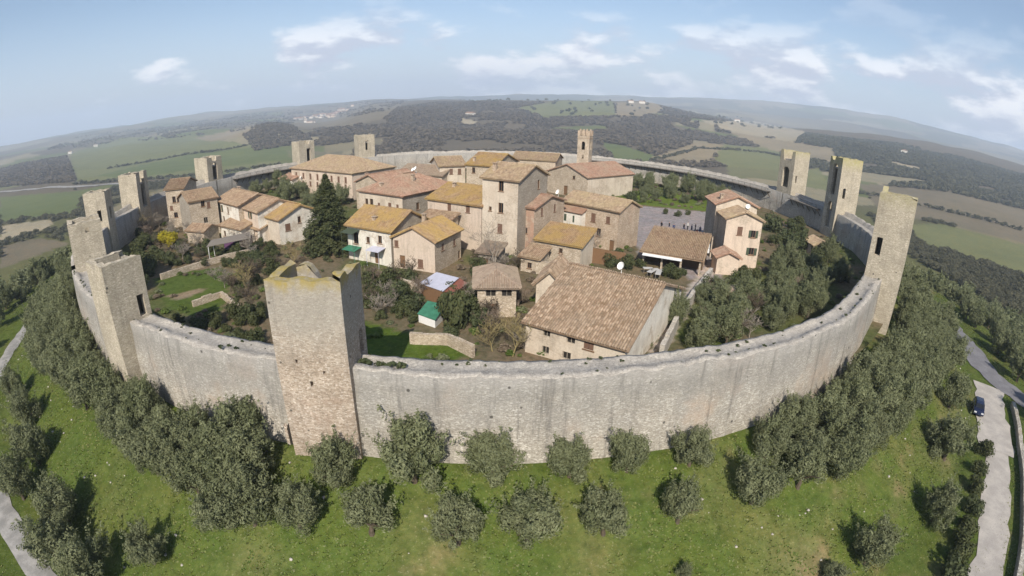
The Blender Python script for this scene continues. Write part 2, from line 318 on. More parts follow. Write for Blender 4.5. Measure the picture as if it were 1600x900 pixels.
def cells(x, y, size, seed):
    gx = np.floor(x/size).astype(np.int64); gy = np.floor(y/size).astype(np.int64); best = np.full(x.shape, 1e18); idv = np.zeros(x.shape)
    def h(a, b, k): n = (a*374761393+b*668265263+(seed+k)*974711) & 0x7fffffff; n = ((n ^ (n >> 13))*1274126177) & 0x7fffffff; return ((n ^ (n >> 16)) & 0xffff)/65535.
    for i in (-1, 0, 1):
        for j in (-1, 0, 1):
            a, b = gx+i, gy+j; dd = (x-(a+h(a, b, 1))*size)**2+(y-(b+h(a, b, 2))*size)**2; m = dd < best; best = np.where(m, dd, best); idv = np.where(m, h(a, b, 3), idv)
    return idv
def patch(x, y):
    """0 wood, 1.. kinds of field: the patchwork of the countryside"""
    d = np.hypot(x, y); wx = x+60*fbm(x/150., y/150., 77); wy = y+60*fbm(x/150., y/150., 78); c = np.where(d < 1500, cells(wx, wy, 150., 5), np.where(d < 3500, cells(wx, wy, 260., 6), cells(wx, wy, 520., 7)))
    az = np.degrees(np.arctan2(x, y)); f = np.interp(az, [-50, -24, -14, 14, 20, 25, 29, 60], [.5, .5, .06, .06, .40, .3, .0, .0]); f = np.where((az > 25) & ((d < 1000) | (d > 3000)), .3, f)+1e-6; k = np.where(c < f, 1+(c/f*5).astype(int), 0); return np.where(d < 480, 0, k)
# land use, outlined in the photograph and carried onto the terrain
G1, G2, TAN, SOIL, WOODC, PALEF = (.12, .155, .06), (.16, .18, .08), (.25, .22, .14), (.17, .155, .105), (.125, .112, .078), (.33, .305, .21)
FIELDS = [(G2, [(108, 240), (190, 215), (300, 212), (440, 235), (440, 262), (330, 276), (120, 284)]), (TAN, [(306, 216), (400, 194), (432, 203), (330, 222)]), (G1, [(300, 240), (440, 226), (455, 250), (330, 262), (200, 278), (150, 275)]),
 (SOIL, [(440, 172), (560, 160), (630, 162), (600, 186), (540, 200), (450, 202)]), (G1, [(0, 308), (125, 298), (125, 330), (0, 348)]), (PALEF, [(0, 353), (84, 342), (78, 356), (0, 382)]), (SOIL, [(0, 385), (60, 372), (110, 380), (0, 420)]),
 (G2, [(810, 168), (870, 158), (960, 158), (962, 182), (850, 184)]), (TAN, [(962, 160), (1020, 158), (1040, 172), (1000, 184), (962, 182)]), (G1, [(940, 222), (976, 228), (1060, 256), (960, 256)]), (TAN, [(1020, 246), (1088, 222), (1130, 226), (1110, 256), (1040, 256)]),
 (G2, [(1130, 226), (1215, 232), (1240, 268), (1110, 258)]), (PALEF, [(1095, 188), (1180, 190), (1262, 206), (1240, 222), (1140, 206)]), (TAN, [(1140, 206), (1300, 232), (1320, 262), (1180, 228)]), (G2, [(1240, 268), (1280, 262), (1300, 300), (1250, 290)]),
 (G2, [(1418, 350), (1470, 350), (1620, 388), (1620, 440), (1430, 378)]), (SOIL, [(1340, 286), (1480, 300), (1620, 332), (1620, 384), (1470, 348), (1380, 335)]), (PALEF, [(1392, 252), (1440, 262), (1438, 268), (1390, 258)]), (PALEF, [(720, 184), (745, 190), (742, 198), (722, 196)])]
def build_terrain():
    az = np.concatenate([np.radians(np.arange(-76, 76.01, .28)), np.radians(np.arange(79, 282, 3.5))]); na = len(az)
    ds = np.concatenate([[6., 9., 11.], np.geomspace(12.5, 8200, 330)]); nd_ = len(ds)
    A, D = np.meshgrid(az, ds, indexing='ij'); X = D*np.sin(A); Y = D*np.cos(A); Z = ground(X, Y)
    V = np.stack([X, Y, Z], -1).reshape(-1, 3)
    i = np.arange(na)[:, None]; j = np.arange(nd_-1)[None]; i2 = (i+1) % na
    Q = np.stack([i*nd_+j, i2*nd_+j, i2*nd_+j+1, i*nd_+j+1], -1).reshape(-1, 4)
    n0 = len(V); V = np.vstack([V, [[0, 0, gz(0, 0)]]])
    me = bpy.data.meshes.new('terrain'); fan = [(n0, (k+1) % na*nd_, k*nd_) for k in range(na)]
    me.from_pydata(V.tolist(), [], Q[:, ::-1].tolist()+fan); me.update()
    for p in (me.polygons,): p.foreach_set('use_smooth', [True]*len(me.polygons))
    r = np.hypot(V[:, 0]-CX, V[:, 1]-CY); d = np.hypot(V[:, 0], V[:, 1]); col = np.zeros((len(V), 4)); col[:, 3] = 1
    g1 = np.array((.08, .118, .026)); g2 = np.array((.14, .15, .055)); g3 = np.array((.22, .185, .10)); f = fbm(V[:, 0]/6., V[:, 1]/6., 21)[:, None]; f2 = fbm(V[:, 0]/2.3, V[:, 1]/2.3, 33)[:, None]
    wy_ = np.clip((f-.5)*3.2, 0, 1)*np.clip((V[:, :1]+30)/45, .4, 1); near = g1*(1-wy_)+g2*wy_; k = np.clip((f2-.58)*5, 0, .6)*np.clip((f-.4)*4, 0, 1)*np.clip((V[:, :1]+30)/45, .2, 1); near = near*(1-k)+g3*k
    mid = np.array((.115, .125, .05)); w = np.clip((r[:, None]-105)/60, 0, 1); c = near*(1-w)+mid*w
    w = np.clip((d[:, None]-450)/250, 0, 1); c = c*(1-w)+np.array(WOODC)*w
    w = np.clip((d[:, None]-3600)/1400, 0, 1); pf = (fbm(V[:, 0]/520., V[:, 1]/520., 51)[:, None] > .53)*1.; c = c*(1-w)+(np.array((.10, .105, .06))*(1-pf)+np.array((.21, .19, .12))*pf)*w
    kk = patch(V[:, 0], V[:, 1]); pal = np.array([(0, 0, 0), (.125, .15, .06), (.20, .185, .11), (.155, .165, .08), (.165, .155, .10), (.25, .235, .15)])
    m = (kk > 0) & (d > 480); c[m] = pal[kk[m]]
    px, py = proj_np(V.astype(float)); ok = (d > 230) & (np.abs(np.arctan2(V[:, 0], V[:, 1])) < 1.25)
    for colr, poly in FIELDS:
        m = inside(px, py, poly) & ok; c[m] = colr
    col[:, :3] = c
    at_ = me.color_attributes.new('col', 'FLOAT_COLOR', 'POINT'); at_.data.foreach_set('color', col.astype(np.float32).ravel())
    link('terrain', me, 'terrain', kind='structure')
build_terrain()

def strip(name, pts, halfw, mat, dz=.03, kind='structure', zf=None):
    pts = [np.array(p, float) for p in pts]; V = []; Q = []
    P = []
    for a, b in zip(pts[:-1], pts[1:]):
        n = max(1, int(np.hypot(*(b-a)[:2])/1.5)); P += [a+(b-a)*t/n for t in range(n)]
    P.append(pts[-1])
    for i, p in enumerate(P):
        d = P[min(i+1, len(P)-1)][:2]-P[max(0, i-1)][:2]; d /= np.linalg.norm(d)+1e-9; nrm = np.array([-d[1], d[0]])
        hw = halfw*(1+.08*math.sin(i*1.7)+.07*math.sin(i*.61)+.06*math.sin(i*2.9))
        for s in (-1, -.33, .33, 1):
            q = p[:2]+nrm*s*hw; V.append((*q, (gz(*q) if zf is None else zf(*q))+dz+(.05 if abs(s) < .9 else 0)))
    for i in range(len(P)-1):
        for k in range(3): Q.append((i*4+k+1, i*4+k, i*4+4+k, i*4+5+k))
    return link(name, np_mesh(name, V, Q), mat, kind=kind)
road_pts = [ring(R(a), float(np.interp(a, [-178, -158, -148, -138, -118, -108, -90, -72, -63, -57, -51, -45, -40], [99, 97.8, 95.8, 96.8, 98.2, 99, 101, 104, 103, 100.6, 99.4, 98.6, 98.2]))) for a in range(-178, -42, 2)]
strip('gravel_road', road_pts[44:], 1.75, 'gravel', .06)
strip('village_track', road_pts[:45], 1.15, 'track', .06)
asph = [ring(R(a), r) for a, r in ((28, 100), (20, 99), (10, 98.5), (0, 98), (-10, 98), (-20, 98), (-28, 98.5), (-34, 99.4), (-36.6, 101.4), (-38.8, 105.4), (-40.5, 111), (-42, 120), (-43, 132))]
strip('asphalt_road', asph, 2.6, 'asphalt', .12)
strip('junction_apron', [ring(R(-50), 99.1), ring(R(-46), 98.5), ring(R(-42), 98.3), ring(R(-38.2), 98.9)], 2.5, 'gravel', .1)

def build_town_ground():
    n = 190; xs = np.linspace(CX-79.2, CX+79.2, n); X, Y = np.meshgrid(xs, xs-CX+CY, indexing='ij'); r = np.hypot(X-CX, Y-CY)
    s = np.minimum(1, 79.0/np.maximum(r, 1e-6)); X = CX+(X-CX)*s; Y = CY+(Y-CY)*s
    Z = GI+(fbm(X/7., Y/7., 71)-.5)*.5; V = np.stack([X, Y, Z], -1).reshape(-1, 3); idx = np.arange(n*n).reshape(n, n)
    Q = np.stack([idx[:-1, :-1], idx[1:, :-1], idx[1:, 1:], idx[:-1, 1:]], -1).reshape(-1, 4)
    keep = np.ones(len(Q), bool); ar = V[Q]; a2 = np.abs((ar[:, 2, 0]-ar[:, 0, 0])*(ar[:, 3, 1]-ar[:, 1, 1])-(ar[:, 3, 0]-ar[:, 1, 0])*(ar[:, 2, 1]-ar[:, 0, 1])); keep = a2 > 1e-4
    me = np_mesh('town_ground', V, Q[keep]); f = fbm(V[:, 0]/5., V[:, 1]/5., 81)[:, None]; f2 = fbm(V[:, 0]/11., V[:, 1]/11., 91)[:, None]
    c = np.array((.11, .105, .055))*(1-f)+np.array((.19, .155, .105))*f; g = np.clip((f2-.5)*6, 0, .8); c = c*(1-g)+np.array((.075, .105, .03))*g
    px, py = proj_np(V.astype(float))
    for colr, poly in [((.075, .115, .026), [(240, 435), (290, 424), (345, 418), (362, 440), (350, 480), (320, 500), (258, 480)]), ((.08, .12, .02), [(350, 400), (400, 388), (410, 402), (370, 412)]), ((.075, .12, .02), [(560, 500), (620, 515), (720, 540), (760, 560), (560, 560)]), ((.11, .16, .03), [(960, 296), (1120, 306), (1120, 332), (960, 316)]),
        ((.27, .26, .255), [(960, 318), (1120, 333), (1140, 345), (1128, 440), (1090, 440), (1000, 400), (985, 350)]), ((.44, .40, .34), [(1115, 400), (1130, 410), (1085, 470), (1040, 545), (1015, 555), (1060, 470), (1090, 430)]), ((.22, .19, .13), [(262, 462), (318, 450), (322, 455), (275, 470)]), ((.09, .12, .035), [(1060, 520), (1110, 500), (1150, 540), (1080, 560)])]:
        c[inside(px, py, poly)] = colr
    col = np.ones((len(V), 4), np.float32); col[:, :3] = c
    a = me.color_attributes.new('col', 'FLOAT_COLOR', 'POINT'); a.data.foreach_set('color', col.ravel()); me.polygons.foreach_set('use_smooth', [True]*len(me.polygons))
    link('town_ground', me, 'town_earth', kind='structure')
build_town_ground()

# ------------------------------------------------------------------ the ring of walls and its towers
def rect_face(mb, O, U, N, xs_, z0, top, holes, depth, m=0, step=.7, mi=None, back=False):
    """a wall face from O along U (outward normal N) with rectangular openings cut through it; top(s) gives the height of its upper edge"""
    W = xs_; hx = [h[0]-h[2]/2 for h in holes]+[h[0]+h[2]/2 for h in holes]; xs = [0, W]+hx
    if step: xs += list(np.linspace(0, W, max(2, int(W/step)+1)))
    xs = sorted(set(round(min(max(x, 0), W), 4) for x in xs)); cap = min(top(x) for x in xs)
    zs = [z0]+[h[1]-h[3]/2 for h in holes]+[h[1]+h[3]/2 for h in holes]; zs = sorted(set(round(z, 4) for z in zs if z < cap-.02)); zs.append(None)
    P = lambda x, z, dd=0.: O + U*x - N*dd + np.array([0, 0, z])
    for i in range(len(xs)-1):
        for j in range(len(zs)-1):
            xa, xb = xs[i], xs[i+1]; za = zs[j]; t1 = zs[j+1]; xm = (xa+xb)/2; zb0 = t1 if t1 is not None else top(xa); zb1 = t1 if t1 is not None else top(xb); zm = (za+min(zb0, zb1))/2
            if any(abs(xm-h[0]) < h[2]/2 and abs(zm-h[1]) < h[3]/2 for h in holes): continue
            q = [P(xa, za), P(xb, za), P(xb, zb1), P(xa, zb0)]
            mb.face(q[::-1] if back else q, m)
    if back: return
    for h in holes:
        x0, x1, za, zb = h[0]-h[2]/2, h[0]+h[2]/2, h[1]-h[3]/2, h[1]+h[3]/2; mm = m if mi is None else mi
        for a, b in (((x0, za), (x0, zb)), ((x0, zb), (x1, zb)), ((x1, zb), (x1, za)), ((x1, za), (x0, za))): mb.face([P(*a), P(*b), P(*b, depth), P(*a, depth)], mm)
        if len(h) > 4 and h[4] == 'arch':
            r = (x1-x0)/2; n = 5
            for sgn in (-1, 1):
                arc = [(h[0]+sgn*r*math.cos(t), zb-r+r*math.sin(t)) for t in np.linspace(0, math.pi/2, n)]
                pts = [P(*p, .02) for p in arc]+[P(h[0]+sgn*r, zb, .02)]; mb.face(pts if sgn < 0 else pts[::-1], m)
                for p, q in zip(arc[:-1], arc[1:]): mb.face([P(*p), P(*q), P(*q, depth), P(*p, depth)], mm)

def jag(seed, base, amp, extra=None):
    r = np.random.default_rng(seed); k = r.uniform(-1, 1, 64)
    def f(s):
        i = int(s/.55) % 60; t = s/.55-int(s/.55); v = k[i]*(1-t)+k[i+1]*t
        return base+amp*v+(extra(s) if extra else 0)
    return f
def tower(phi, w, dp, ztop, label, mat='tower_stone', off=0., z0=-2.5, holes=None, extra=None, seed=1, lowback=0., floor=True, thick=.75, tw=0.):
    """square wall tower; local +y points out of the ring. holes: side -> [(s, z, w, h[, 'arch'])]"""
    rr = ring_r(phi)+off; P = ring(phi, rr); root = thing('wall_tower', (P[0], P[1], 0.), phi-math.pi/2+tw, label, 'tower', 'towers of the ring wall'); holes = holes or {}; extra = extra or {}
    hw, hd = w/2, dp/2; c = {'out': ((hw, hd), (-1, 0), (0, 1), w), 'right': ((-hw, hd), (0, -1), (-1, 0), dp), 'in': ((-hw, -hd), (1, 0), (0, -1), w), 'left': ((hw, -hd), (0, 1), (1, 0), dp)}
    for s, (o, u, n, L) in c.items():
        mb = MB(); O = np.array([*o, 0.]); U = np.array([*u, 0.]); N = np.array([*n, 0.]); base = ztop-(lowback if s == 'in' else 0)
        tf = jag(seed*7+len(s)*3, base, .13, extra.get(s)); hs = holes.get(s, []); rect_face(mb, O, U, N, L, z0, tf, hs, thick, step=.36)
        hs2 = [(h[0]-thick, *h[1:4]) for h in hs]; rect_face(mb, O-N*thick+U*thick, U, N, L-2*thick, 1., lambda x, tf=tf: tf(x+thick), hs2, 0, back=True)
        n = max(3, int(L/.36)); xs = np.linspace(0, L, n+1)
        for a, b in zip(xs[:-1], xs[1:]):
            ia, ib = min(max(a, thick), L-thick), min(max(b, thick), L-thick); mb.face([O+U*a+(0, 0, tf(a)), O+U*b+(0, 0, tf(b)), O+U*ib-N*thick+(0, 0, tf(b)), O+U*ia-N*thick+(0, 0, tf(a))], 0)
        mb.build({'out': 'outer_face', 'in': 'inner_face', 'left': 'side_face', 'right': 'side_face'}[s], mat, root)
    if floor:
        mb = MB(); mb.box((-hw+.3, -hd+.3, ztop-2.6), (hw-.3, hd-.3, ztop-2.3)); mb.build('platform', 'wall_top_stone', root)
    return root
def ang(x, y): return math.atan2(y-CY, x-CX)
def dent(a, b, d): return lambda s: -d if a < s < b else 0.
TOW = []
def addt(x, y, *a, **k): p = ang(x, y); TOW.append((p, a[0])); return tower(p, *a, **k)
# looking out from inside, 'left' of local frame is +x (clockwise side seen from above)
addt(-13.8, 32.3, 5.5, 4.6, 15.0, 'large square tower with yellow lichen rim, nearest the camera', tw=R(6.4), off=-1.1, seed=2, lowback=1.0,
     holes={'right': [(3.3, 9.2, .9, 2.0)], 'out': [(2.5, 7.2, .22, .5), (1.6, 9.0, .18, .3), (3.6, 8.2, .2, .3)]}, extra={'in': lambda s: 1.5*math.sqrt(max(0, 1-((s-4.2)/1.2)**2))+1.3*math.sqrt(max(0, 1-((s-.6)/.8)**2))-.7, 'right': lambda s: .35 if s < 1.3 else 0.})
addt(-37.2, 38.4, 4.2, 4.2, 14.0, 'weathered square tower at the left end of the front wall', mat='tower_stone_pale', seed=3, off=-.2, holes={'right': [(3.3, 9.3, .75, 2.1)]}, extra={'in': dent(1.2, 3, .8), 'out': dent(1.4, 2.4, .5)}, lowback=.4)
addt(-57.6, 53.2, 4.6, 4.6, 14.4, 'square tower behind the weathered left one, small opening near its top', mat='tower_stone_pale', seed=4, off=-2.6, holes={'right': [(2.6, 13.3, .6, .7)]}, extra={'in': dent(1.5, 3.2, 1.2)})
addt(-77.0, 77.0, 4.2, 4.4, 14.6, 'slim tower with dark doorway above the left wall', seed=5, off=-.6, holes={'right': [(2.8, 10.2, .8, 2.1)], 'in': [(2.1, 10.3, 1.0, 2.2)]}, mat='tower_stone_pale')
addt(-84.0, 95.2, 5.2, 4.6, 15.3, 'broken tower with open dark back on the left wall', seed=6, off=-.4, holes={'in': [(2.7, 10.8, 2.0, 6.2)]}, extra={'in': lambda s: -3.4 if 1.8 < s < 3.6 else .2}, mat='tower_stone_pale')
addt(-85.3, 128.5, 5.8, 5.0, 14.6, 'open-backed tower rising behind the tall stone house on the left', seed=7, off=.35, holes={'in': [(2.9, 10.7, 1.9, 4.6, 'arch')]}, extra={'in': dent(1.9, 3.7, 1.2)}, mat='tower_stone_pale')
addt(-71.0, 163.0, 5.6, 5.0, 15.2, 'far tower with dark opening left of the tan-roofed building', seed=8, off=.35, holes={'in': [(3.4, 10.8, 1.4, 4.2)]}, extra={'in': dent(2, 3.9, 1.0)}, mat='tower_stone_pale')
addt(-54.5, 180.0, 5.8, 4.8, 15.6, 'far square tower with a single dark slit, farthest on the wall', seed=9, off=.35, holes={'in': [(2.9, 12.2, .9, 3.4)]}, mat='tower_stone_pale')
addt(74.6, 127.5, 6.0, 5.2, 19.4, 'tower with arched open back, farthest on the right wall', mat='tower_stone_pale', seed=10, off=.35, holes={'in': [(3.0, 12.4, 2.6, 5.4, 'arch')], 'left': [(1.2, 12.2, .6, 1.8)]}, extra={'in': dent(1.2, 4.8, 2.6)})
addt(73.2, 104.5, 5.8, 5.4, 20.5, 'tall tower with two stacked arches on its shaded inner face', mat='tower_stone_pale', seed=11, off=-.4, holes={'in': [(2.9, 15.5, 2.2, 7.0, 'arch'), (2.9, 7.4, 2.2, 6.0, 'arch')], 'left': [(1.5, 12.7, .7, 2.3)]}, extra={'in': dent(1., 2.2, .8)})
addt(49.7, 57.5, 4.6, 5.0, 19.2, 'tall pale tower with lichen top, nearest on the right wall', mat='tower_stone_pale', seed=12, off=.2, holes={'left': [(1.1, 12.3, .8, 2.4)]}, extra={'in': lambda s: .7*math.exp(-((s-.7)/.5)**2)})

city_wall = thing('city_wall', (CX, CY, 0), 0, 'continuous ring of weathered grey-buff stone wall round the village', 'wall')
def wall_section(a0, a1, par=.45, seed=0):
    n = max(3, int((a1-a0)*RW/.4)); ph = np.linspace(a0, a1, n+1)
    prof = [(.75, -3.), (.62, -.5), (.56, 1.), (.5, 2.5), (.45, 4.), (.4, 5.5), (.34, 7.), (.3, 7.95+par), (-.4, 8.02+par), (-.6, 8.02), (-1.2, 7.96), (-1.85, 8.0), (-1.98, 8.1), (-2.35, 8.06), (-2.35, 5.), (-2.35, 1.)]
    V = []; mats = []
    for i, p in enumerate(ph):
        r0 = ring_r(p)
        for k, (dr, z) in enumerate(prof):
            j = (vnoise(np.array([p*RW/1.3]), np.array([z*1.1+k*.7]), 11)[0]-.5); jt = (vnoise(np.array([p*RW/.45]), np.array([3.3]), 5)[0]-.5)*.34+(vnoise(np.array([p*RW/1.6]), np.array([5.1]), 15)[0]-.5)*.3+(vnoise(np.array([p*RW/7.]), np.array([8.3]), 6)[0]-.5)*.4
            top = 7 <= k <= 8; V.append((*(ring(p, r0+dr+j*.14)-np.array([CX, CY])), z+(jt if top else (jt*.4 if k in (12, 13) else 0))))
    m = len(prof); Q = []; mi = []
    for i in range(n):
        for k in range(m-1): Q.append((i*m+k, i*m+m+k, i*m+m+k+1, i*m+k+1)); mi.append(1 if 7 <= k <= 12 else 0)
    me = np_mesh('wall_section', V, Q); me.polygons.foreach_set('material_index', mi); o = link('wall_section', me, ['wall_stone', 'wall_top_stone'], city_wall); return o
angs = sorted(p for p, _ in TOW); angs.append(angs[0]+2*math.pi)
for a0, a1 in zip(angs[:-1], angs[1:]):
    mid = math.degrees((a0+a1)/2) % 360; wall_section(a0+.002, a1-.002, (.22 if 220 < mid < 320 else .75))
def walkway(d0, d1, z=7.25):
    n = int((d1-d0)*RW*math.pi/180/1.2); ph = [R(d0+(d1-d0)*i/n) for i in range(n+1)]; mb = MB()
    loc = lambda p, r, z_: (*(ring(p, ring_r(p)+r)-np.array([CX, CY])), z_)
    for a, b in zip(ph[:-1], ph[1:]):
        lo = [loc(a, -2.3, z), loc(b, -2.3, z), loc(b, -3.7, z), loc(a, -3.7, z)]; hi = [(x, y, q+.16) for x, y, q in lo]
        mb.face(hi); mb.face(lo[::-1]); mb.face([lo[3], lo[2], hi[2], hi[3]])
    deck = mb.build('walkway', 'wood_grey', city_wall)
    for a in ph[::2]:
        q = MB(); q.tube([loc(a, -2.3, z-1.5), loc(a, -3.55, z-.02)], .09, 4); q.build('bracket', 'wood_dark', deck)
    q = MB(); q.tube([loc(a, -3.62, z+1.05) for a in ph], .04, 4); q.build('handrail', 'iron', deck)
    for a in ph[::2]:
        q = MB(); q.tube([loc(a, -3.62, z+.1), loc(a, -3.62, z+1.05)], .03, 4); q.build('post', 'iron', deck)
walkway(15.5, 66); walkway(-1, 9); walkway(141, 163)

# ------------------------------------------------------------------ houses
def tiles(E0, E1, R1, R0, sp=.27, lap=.43, seed=0):
    """rows of half-round tiles laid on one roof slope (eave E0-E1, top edge R0-R1)"""
    E0, E1, R0, R1 = (np.array(p, float) for p in (E0, E1, R0, R1)); a = E1-E0; W = np.linalg.norm(a); a /= W; nrm = np.cross(a, (R0+R1)/2-E0); nrm /= np.linalg.norm(nrm); b = np.cross(nrm, a)
    T = (R0-E0)@b; s0, s1 = (R0-E0)@a, (R1-E0)@a; g = np.random.default_rng(seed)
    rows = np.arange(0, T-.1, lap); cols = np.arange(sp/2, W, sp); S, TT = np.meshgrid(cols, rows, indexing='ij'); f = (TT+lap/2)/T
    ok = (S > s0*f+.02) & (S < W+(s1-W)*f-.02); S = S[ok]; TT = TT[ok]; n = len(S)
    if n == 0: return np.zeros((0, 3)), np.zeros((0, 4), int), np.zeros(0)
    S = S+g.uniform(-.02, .02, n); rot = g.normal(0, .018, n); cx = np.array([-.1, -.055, .055, .1])*sp/.25; cz = np.array([0., .13, .13, 0.]); V = np.zeros((n, 8, 3))
    lift = g.uniform(.0, .03, n)+.02
    for e, (t, up) in enumerate(((-.03, .03), (lap+.02, -.012))):
        for k in range(4):
            s_ = S+cx[k]+rot*(t-lap/2); z_ = cz[k]+up+lift+sag(S/W, (TT+t)/T)
            V[:, e*4+k] = E0+np.outer(s_, a)+np.outer(TT+t, b)+np.outer(z_, nrm)
    q = np.array([[0, 1, 5, 4], [1, 2, 6, 5], [2, 3, 7, 6]]); Q = (np.arange(n)[:, None, None]*8+q).reshape(-1, 4); tint = np.repeat(np.clip(g.beta(1.3, 1.7, n), 0, 1), 3)
    return V.reshape(-1, 3), Q, tint
def sag(u, v): return -.05*np.sin(np.pi*np.clip(u, 0, 1))*np.sin(np.pi*np.clip(v, 0, 1))
def slab(mb, P, th=.14):
    P = [np.array(p, float) for p in P]; n = np.cross(P[1]-P[0], P[2]-P[0]); n /= np.linalg.norm(n); L = [p-n*th for p in P]; mb.face(P); mb.face(L[::-1])
    for i in range(len(P)): j = (i+1) % len(P); mb.face([P[i], L[i], L[j], P[j]])
def roof_part(root, slopes, mat, ridge=None, seed=0, chim=(), caps=True):
    mb = MB(); VV = []; QQ = []; TT = []; n = 0
    for i, s in enumerate(slopes):
        P = [np.array(p, float) for p in s]
        if np.linalg.norm(P[2]-P[3]) < 1e-3: slab(mb, P[:3])
        else: slab(mb, P)
        V, Q, t = tiles(*s, seed=seed*13+i)
        if len(V): VV.append(V); QQ.append(Q+n); TT.append(t); n += len(V)
    me = mb.mesh('roof'); a = me.attributes.new('tint', 'FLOAT', 'FACE'); a.data.foreach_set('value', np.full(len(me.polygons), .12, np.float32)); roof = link('roof', me, mat, root)
    if VV: link('roof_tiles', np_mesh('roof_tiles', np.vstack(VV), np.vstack(QQ), np.concatenate(TT)), mat, roof, kind='stuff')
    if caps and ridge:
        for r0, r1 in ridge:
            q = MB(); r0 = np.array(r0, float); r1 = np.array(r1, float); k = max(2, int(np.linalg.norm(r1-r0)/.45))
            for j in range(k): q.tube([r0+(r1-r0)*j/k+(0, 0, .03), r0+(r1-r0)*(j+1.08)/k+(0, 0, .0)], [.15, .12], 6)
            m2 = q.mesh('ridge_cap'); a = m2.attributes.new('tint', 'FLOAT', 'FACE'); a.data.foreach_set('value', np.random.default_rng(seed).uniform(.2, .9, len(m2.polygons)).astype(np.float32)); link('ridge_cap', m2, mat, roof)
    for (x, y, z, h) in chim:
        q = MB(); q.box((x-.28, y-.28, z-.8), (x+.28, y+.28, z+h)); q.box((x-.36, y-.36, z+h+.2), (x+.36, y+.36, z+h+.3)); 
        for sx in (-1, 1): q.box((x+sx*.2-.06, y-.25, z+h), (x+sx*.2+.06, y+.25, z+h+.2))
        q.build('chimney', 'house_stone_warm', roof)
    return roof
def dish(root, x, y, z, mat='dish_white', r=.45, yaw=-2.0):
    mb = MB(); mb.tube([(x, y, z-.9), (x, y, z)], .03, 5); c, s = math.cos(yaw), math.sin(yaw); fw = np.array([c*.86, s*.86, .5]); sd_ = np.array([-s, c, 0]); up = np.cross(fw, sd_); up /= np.linalg.norm(up); O = np.array([x, y, z])
    rings = [[O+fw*(.25*q*q)+(sd_*math.cos(t)+up*math.sin(t))*r*q for t in np.arange(10)*math.pi/5] for q in (.02, .5, 1.)]
    for A, B in zip(rings[:-1], rings[1:]):
        for k in range(10): mb.face([A[k], A[(k+1) % 10], B[(k+1) % 10], B[k]])
    mb.tube([O, O+fw*.5], .015, 4); return mb.build('satellite_dish', mat, root)
FACES = {'F': lambda w, d: ((0, 0), (1, 0), (0, -1), w), 'R': lambda w, d: ((w, 0), (0, 1), (1, 0), d), 'B': lambda w, d: ((w, d), (-1, 0), (0, 1), w), 'L': lambda w, d: ((0, d), (0, -1), (-1, 0), d)}
def window(root, O, U, N, s, z, w, h, kind, dep=.2):
    """frame with sill, pane or painted dark sheet set back in the opening, shutters where it has them"""
    P = lambda x, zz, dd: O+U*(s+x)-N*dd+np.array([0, 0, z+zz]); B = lambda mb, a, b: mb.box(a, b, 0, lambda p: P(*(p[0], p[2], p[1])))
    fr = MB(); t = .07
    for a, b in (((-w/2, dep-.08, -h/2), (-w/2+t, dep-.01, h/2)), ((w/2-t, dep-.08, -h/2), (w/2, dep-.01, h/2)), ((-w/2+t, dep-.08, h/2-t), (w/2-t, dep-.01, h/2)), ((-w/2+t, dep-.08, -h/2), (w/2-t, dep-.01, -h/2+t)), ((-.03, dep-.075, -h/2+t), (.03, dep-.02, h/2-t))): B(fr, a, b)
    if kind == 'd':
        o = fr.build('door', 'wood_brown', root); q = MB(); B(q, (-w/2+.02, dep-.04, -h/2), (w/2-.02, dep+.02, h/2-.02)); q.build('door_leaf', 'wood_brown', o); return
    if kind != 'o': B(fr, (-w/2-.12, -.08, -h/2-.1), (w/2+.12, .02, -h/2-.005))
    o = fr.build('window', 'wood_brown' if kind != 'o' else 'house_stone_grey', root)
    q = MB(); q.face([P(-w/2, -h/2, dep+.01), P(w/2, -h/2, dep+.01), P(w/2, h/2, dep+.01), P(-w/2, h/2, dep+.01)]); q.build('pane', 'dark_glass' if kind != 'o' else 'opening_shade', o)  # open bays: a near-black sheet, no glass, painted for the shade indoors
    if kind == 's':
        for sg in (-1, 1):
            q = MB(); B(q, (min(sg*.02, sg*(w/2-.01)), dep-.16, -h/2+.02), (max(sg*.02, sg*(w/2-.01)), dep-.1, h/2-.02)); q.build('shutter', 'shutter_brown', o)
    if kind == 'p':
        for sg in (-1, 1):
            x0, x1 = sorted((sg*(w/2+.02), sg*w)); q = MB(); B(q, (x0, -.09, -h/2), (x1, -.03, h/2)); q.build('shutter', 'shutter_green', o)
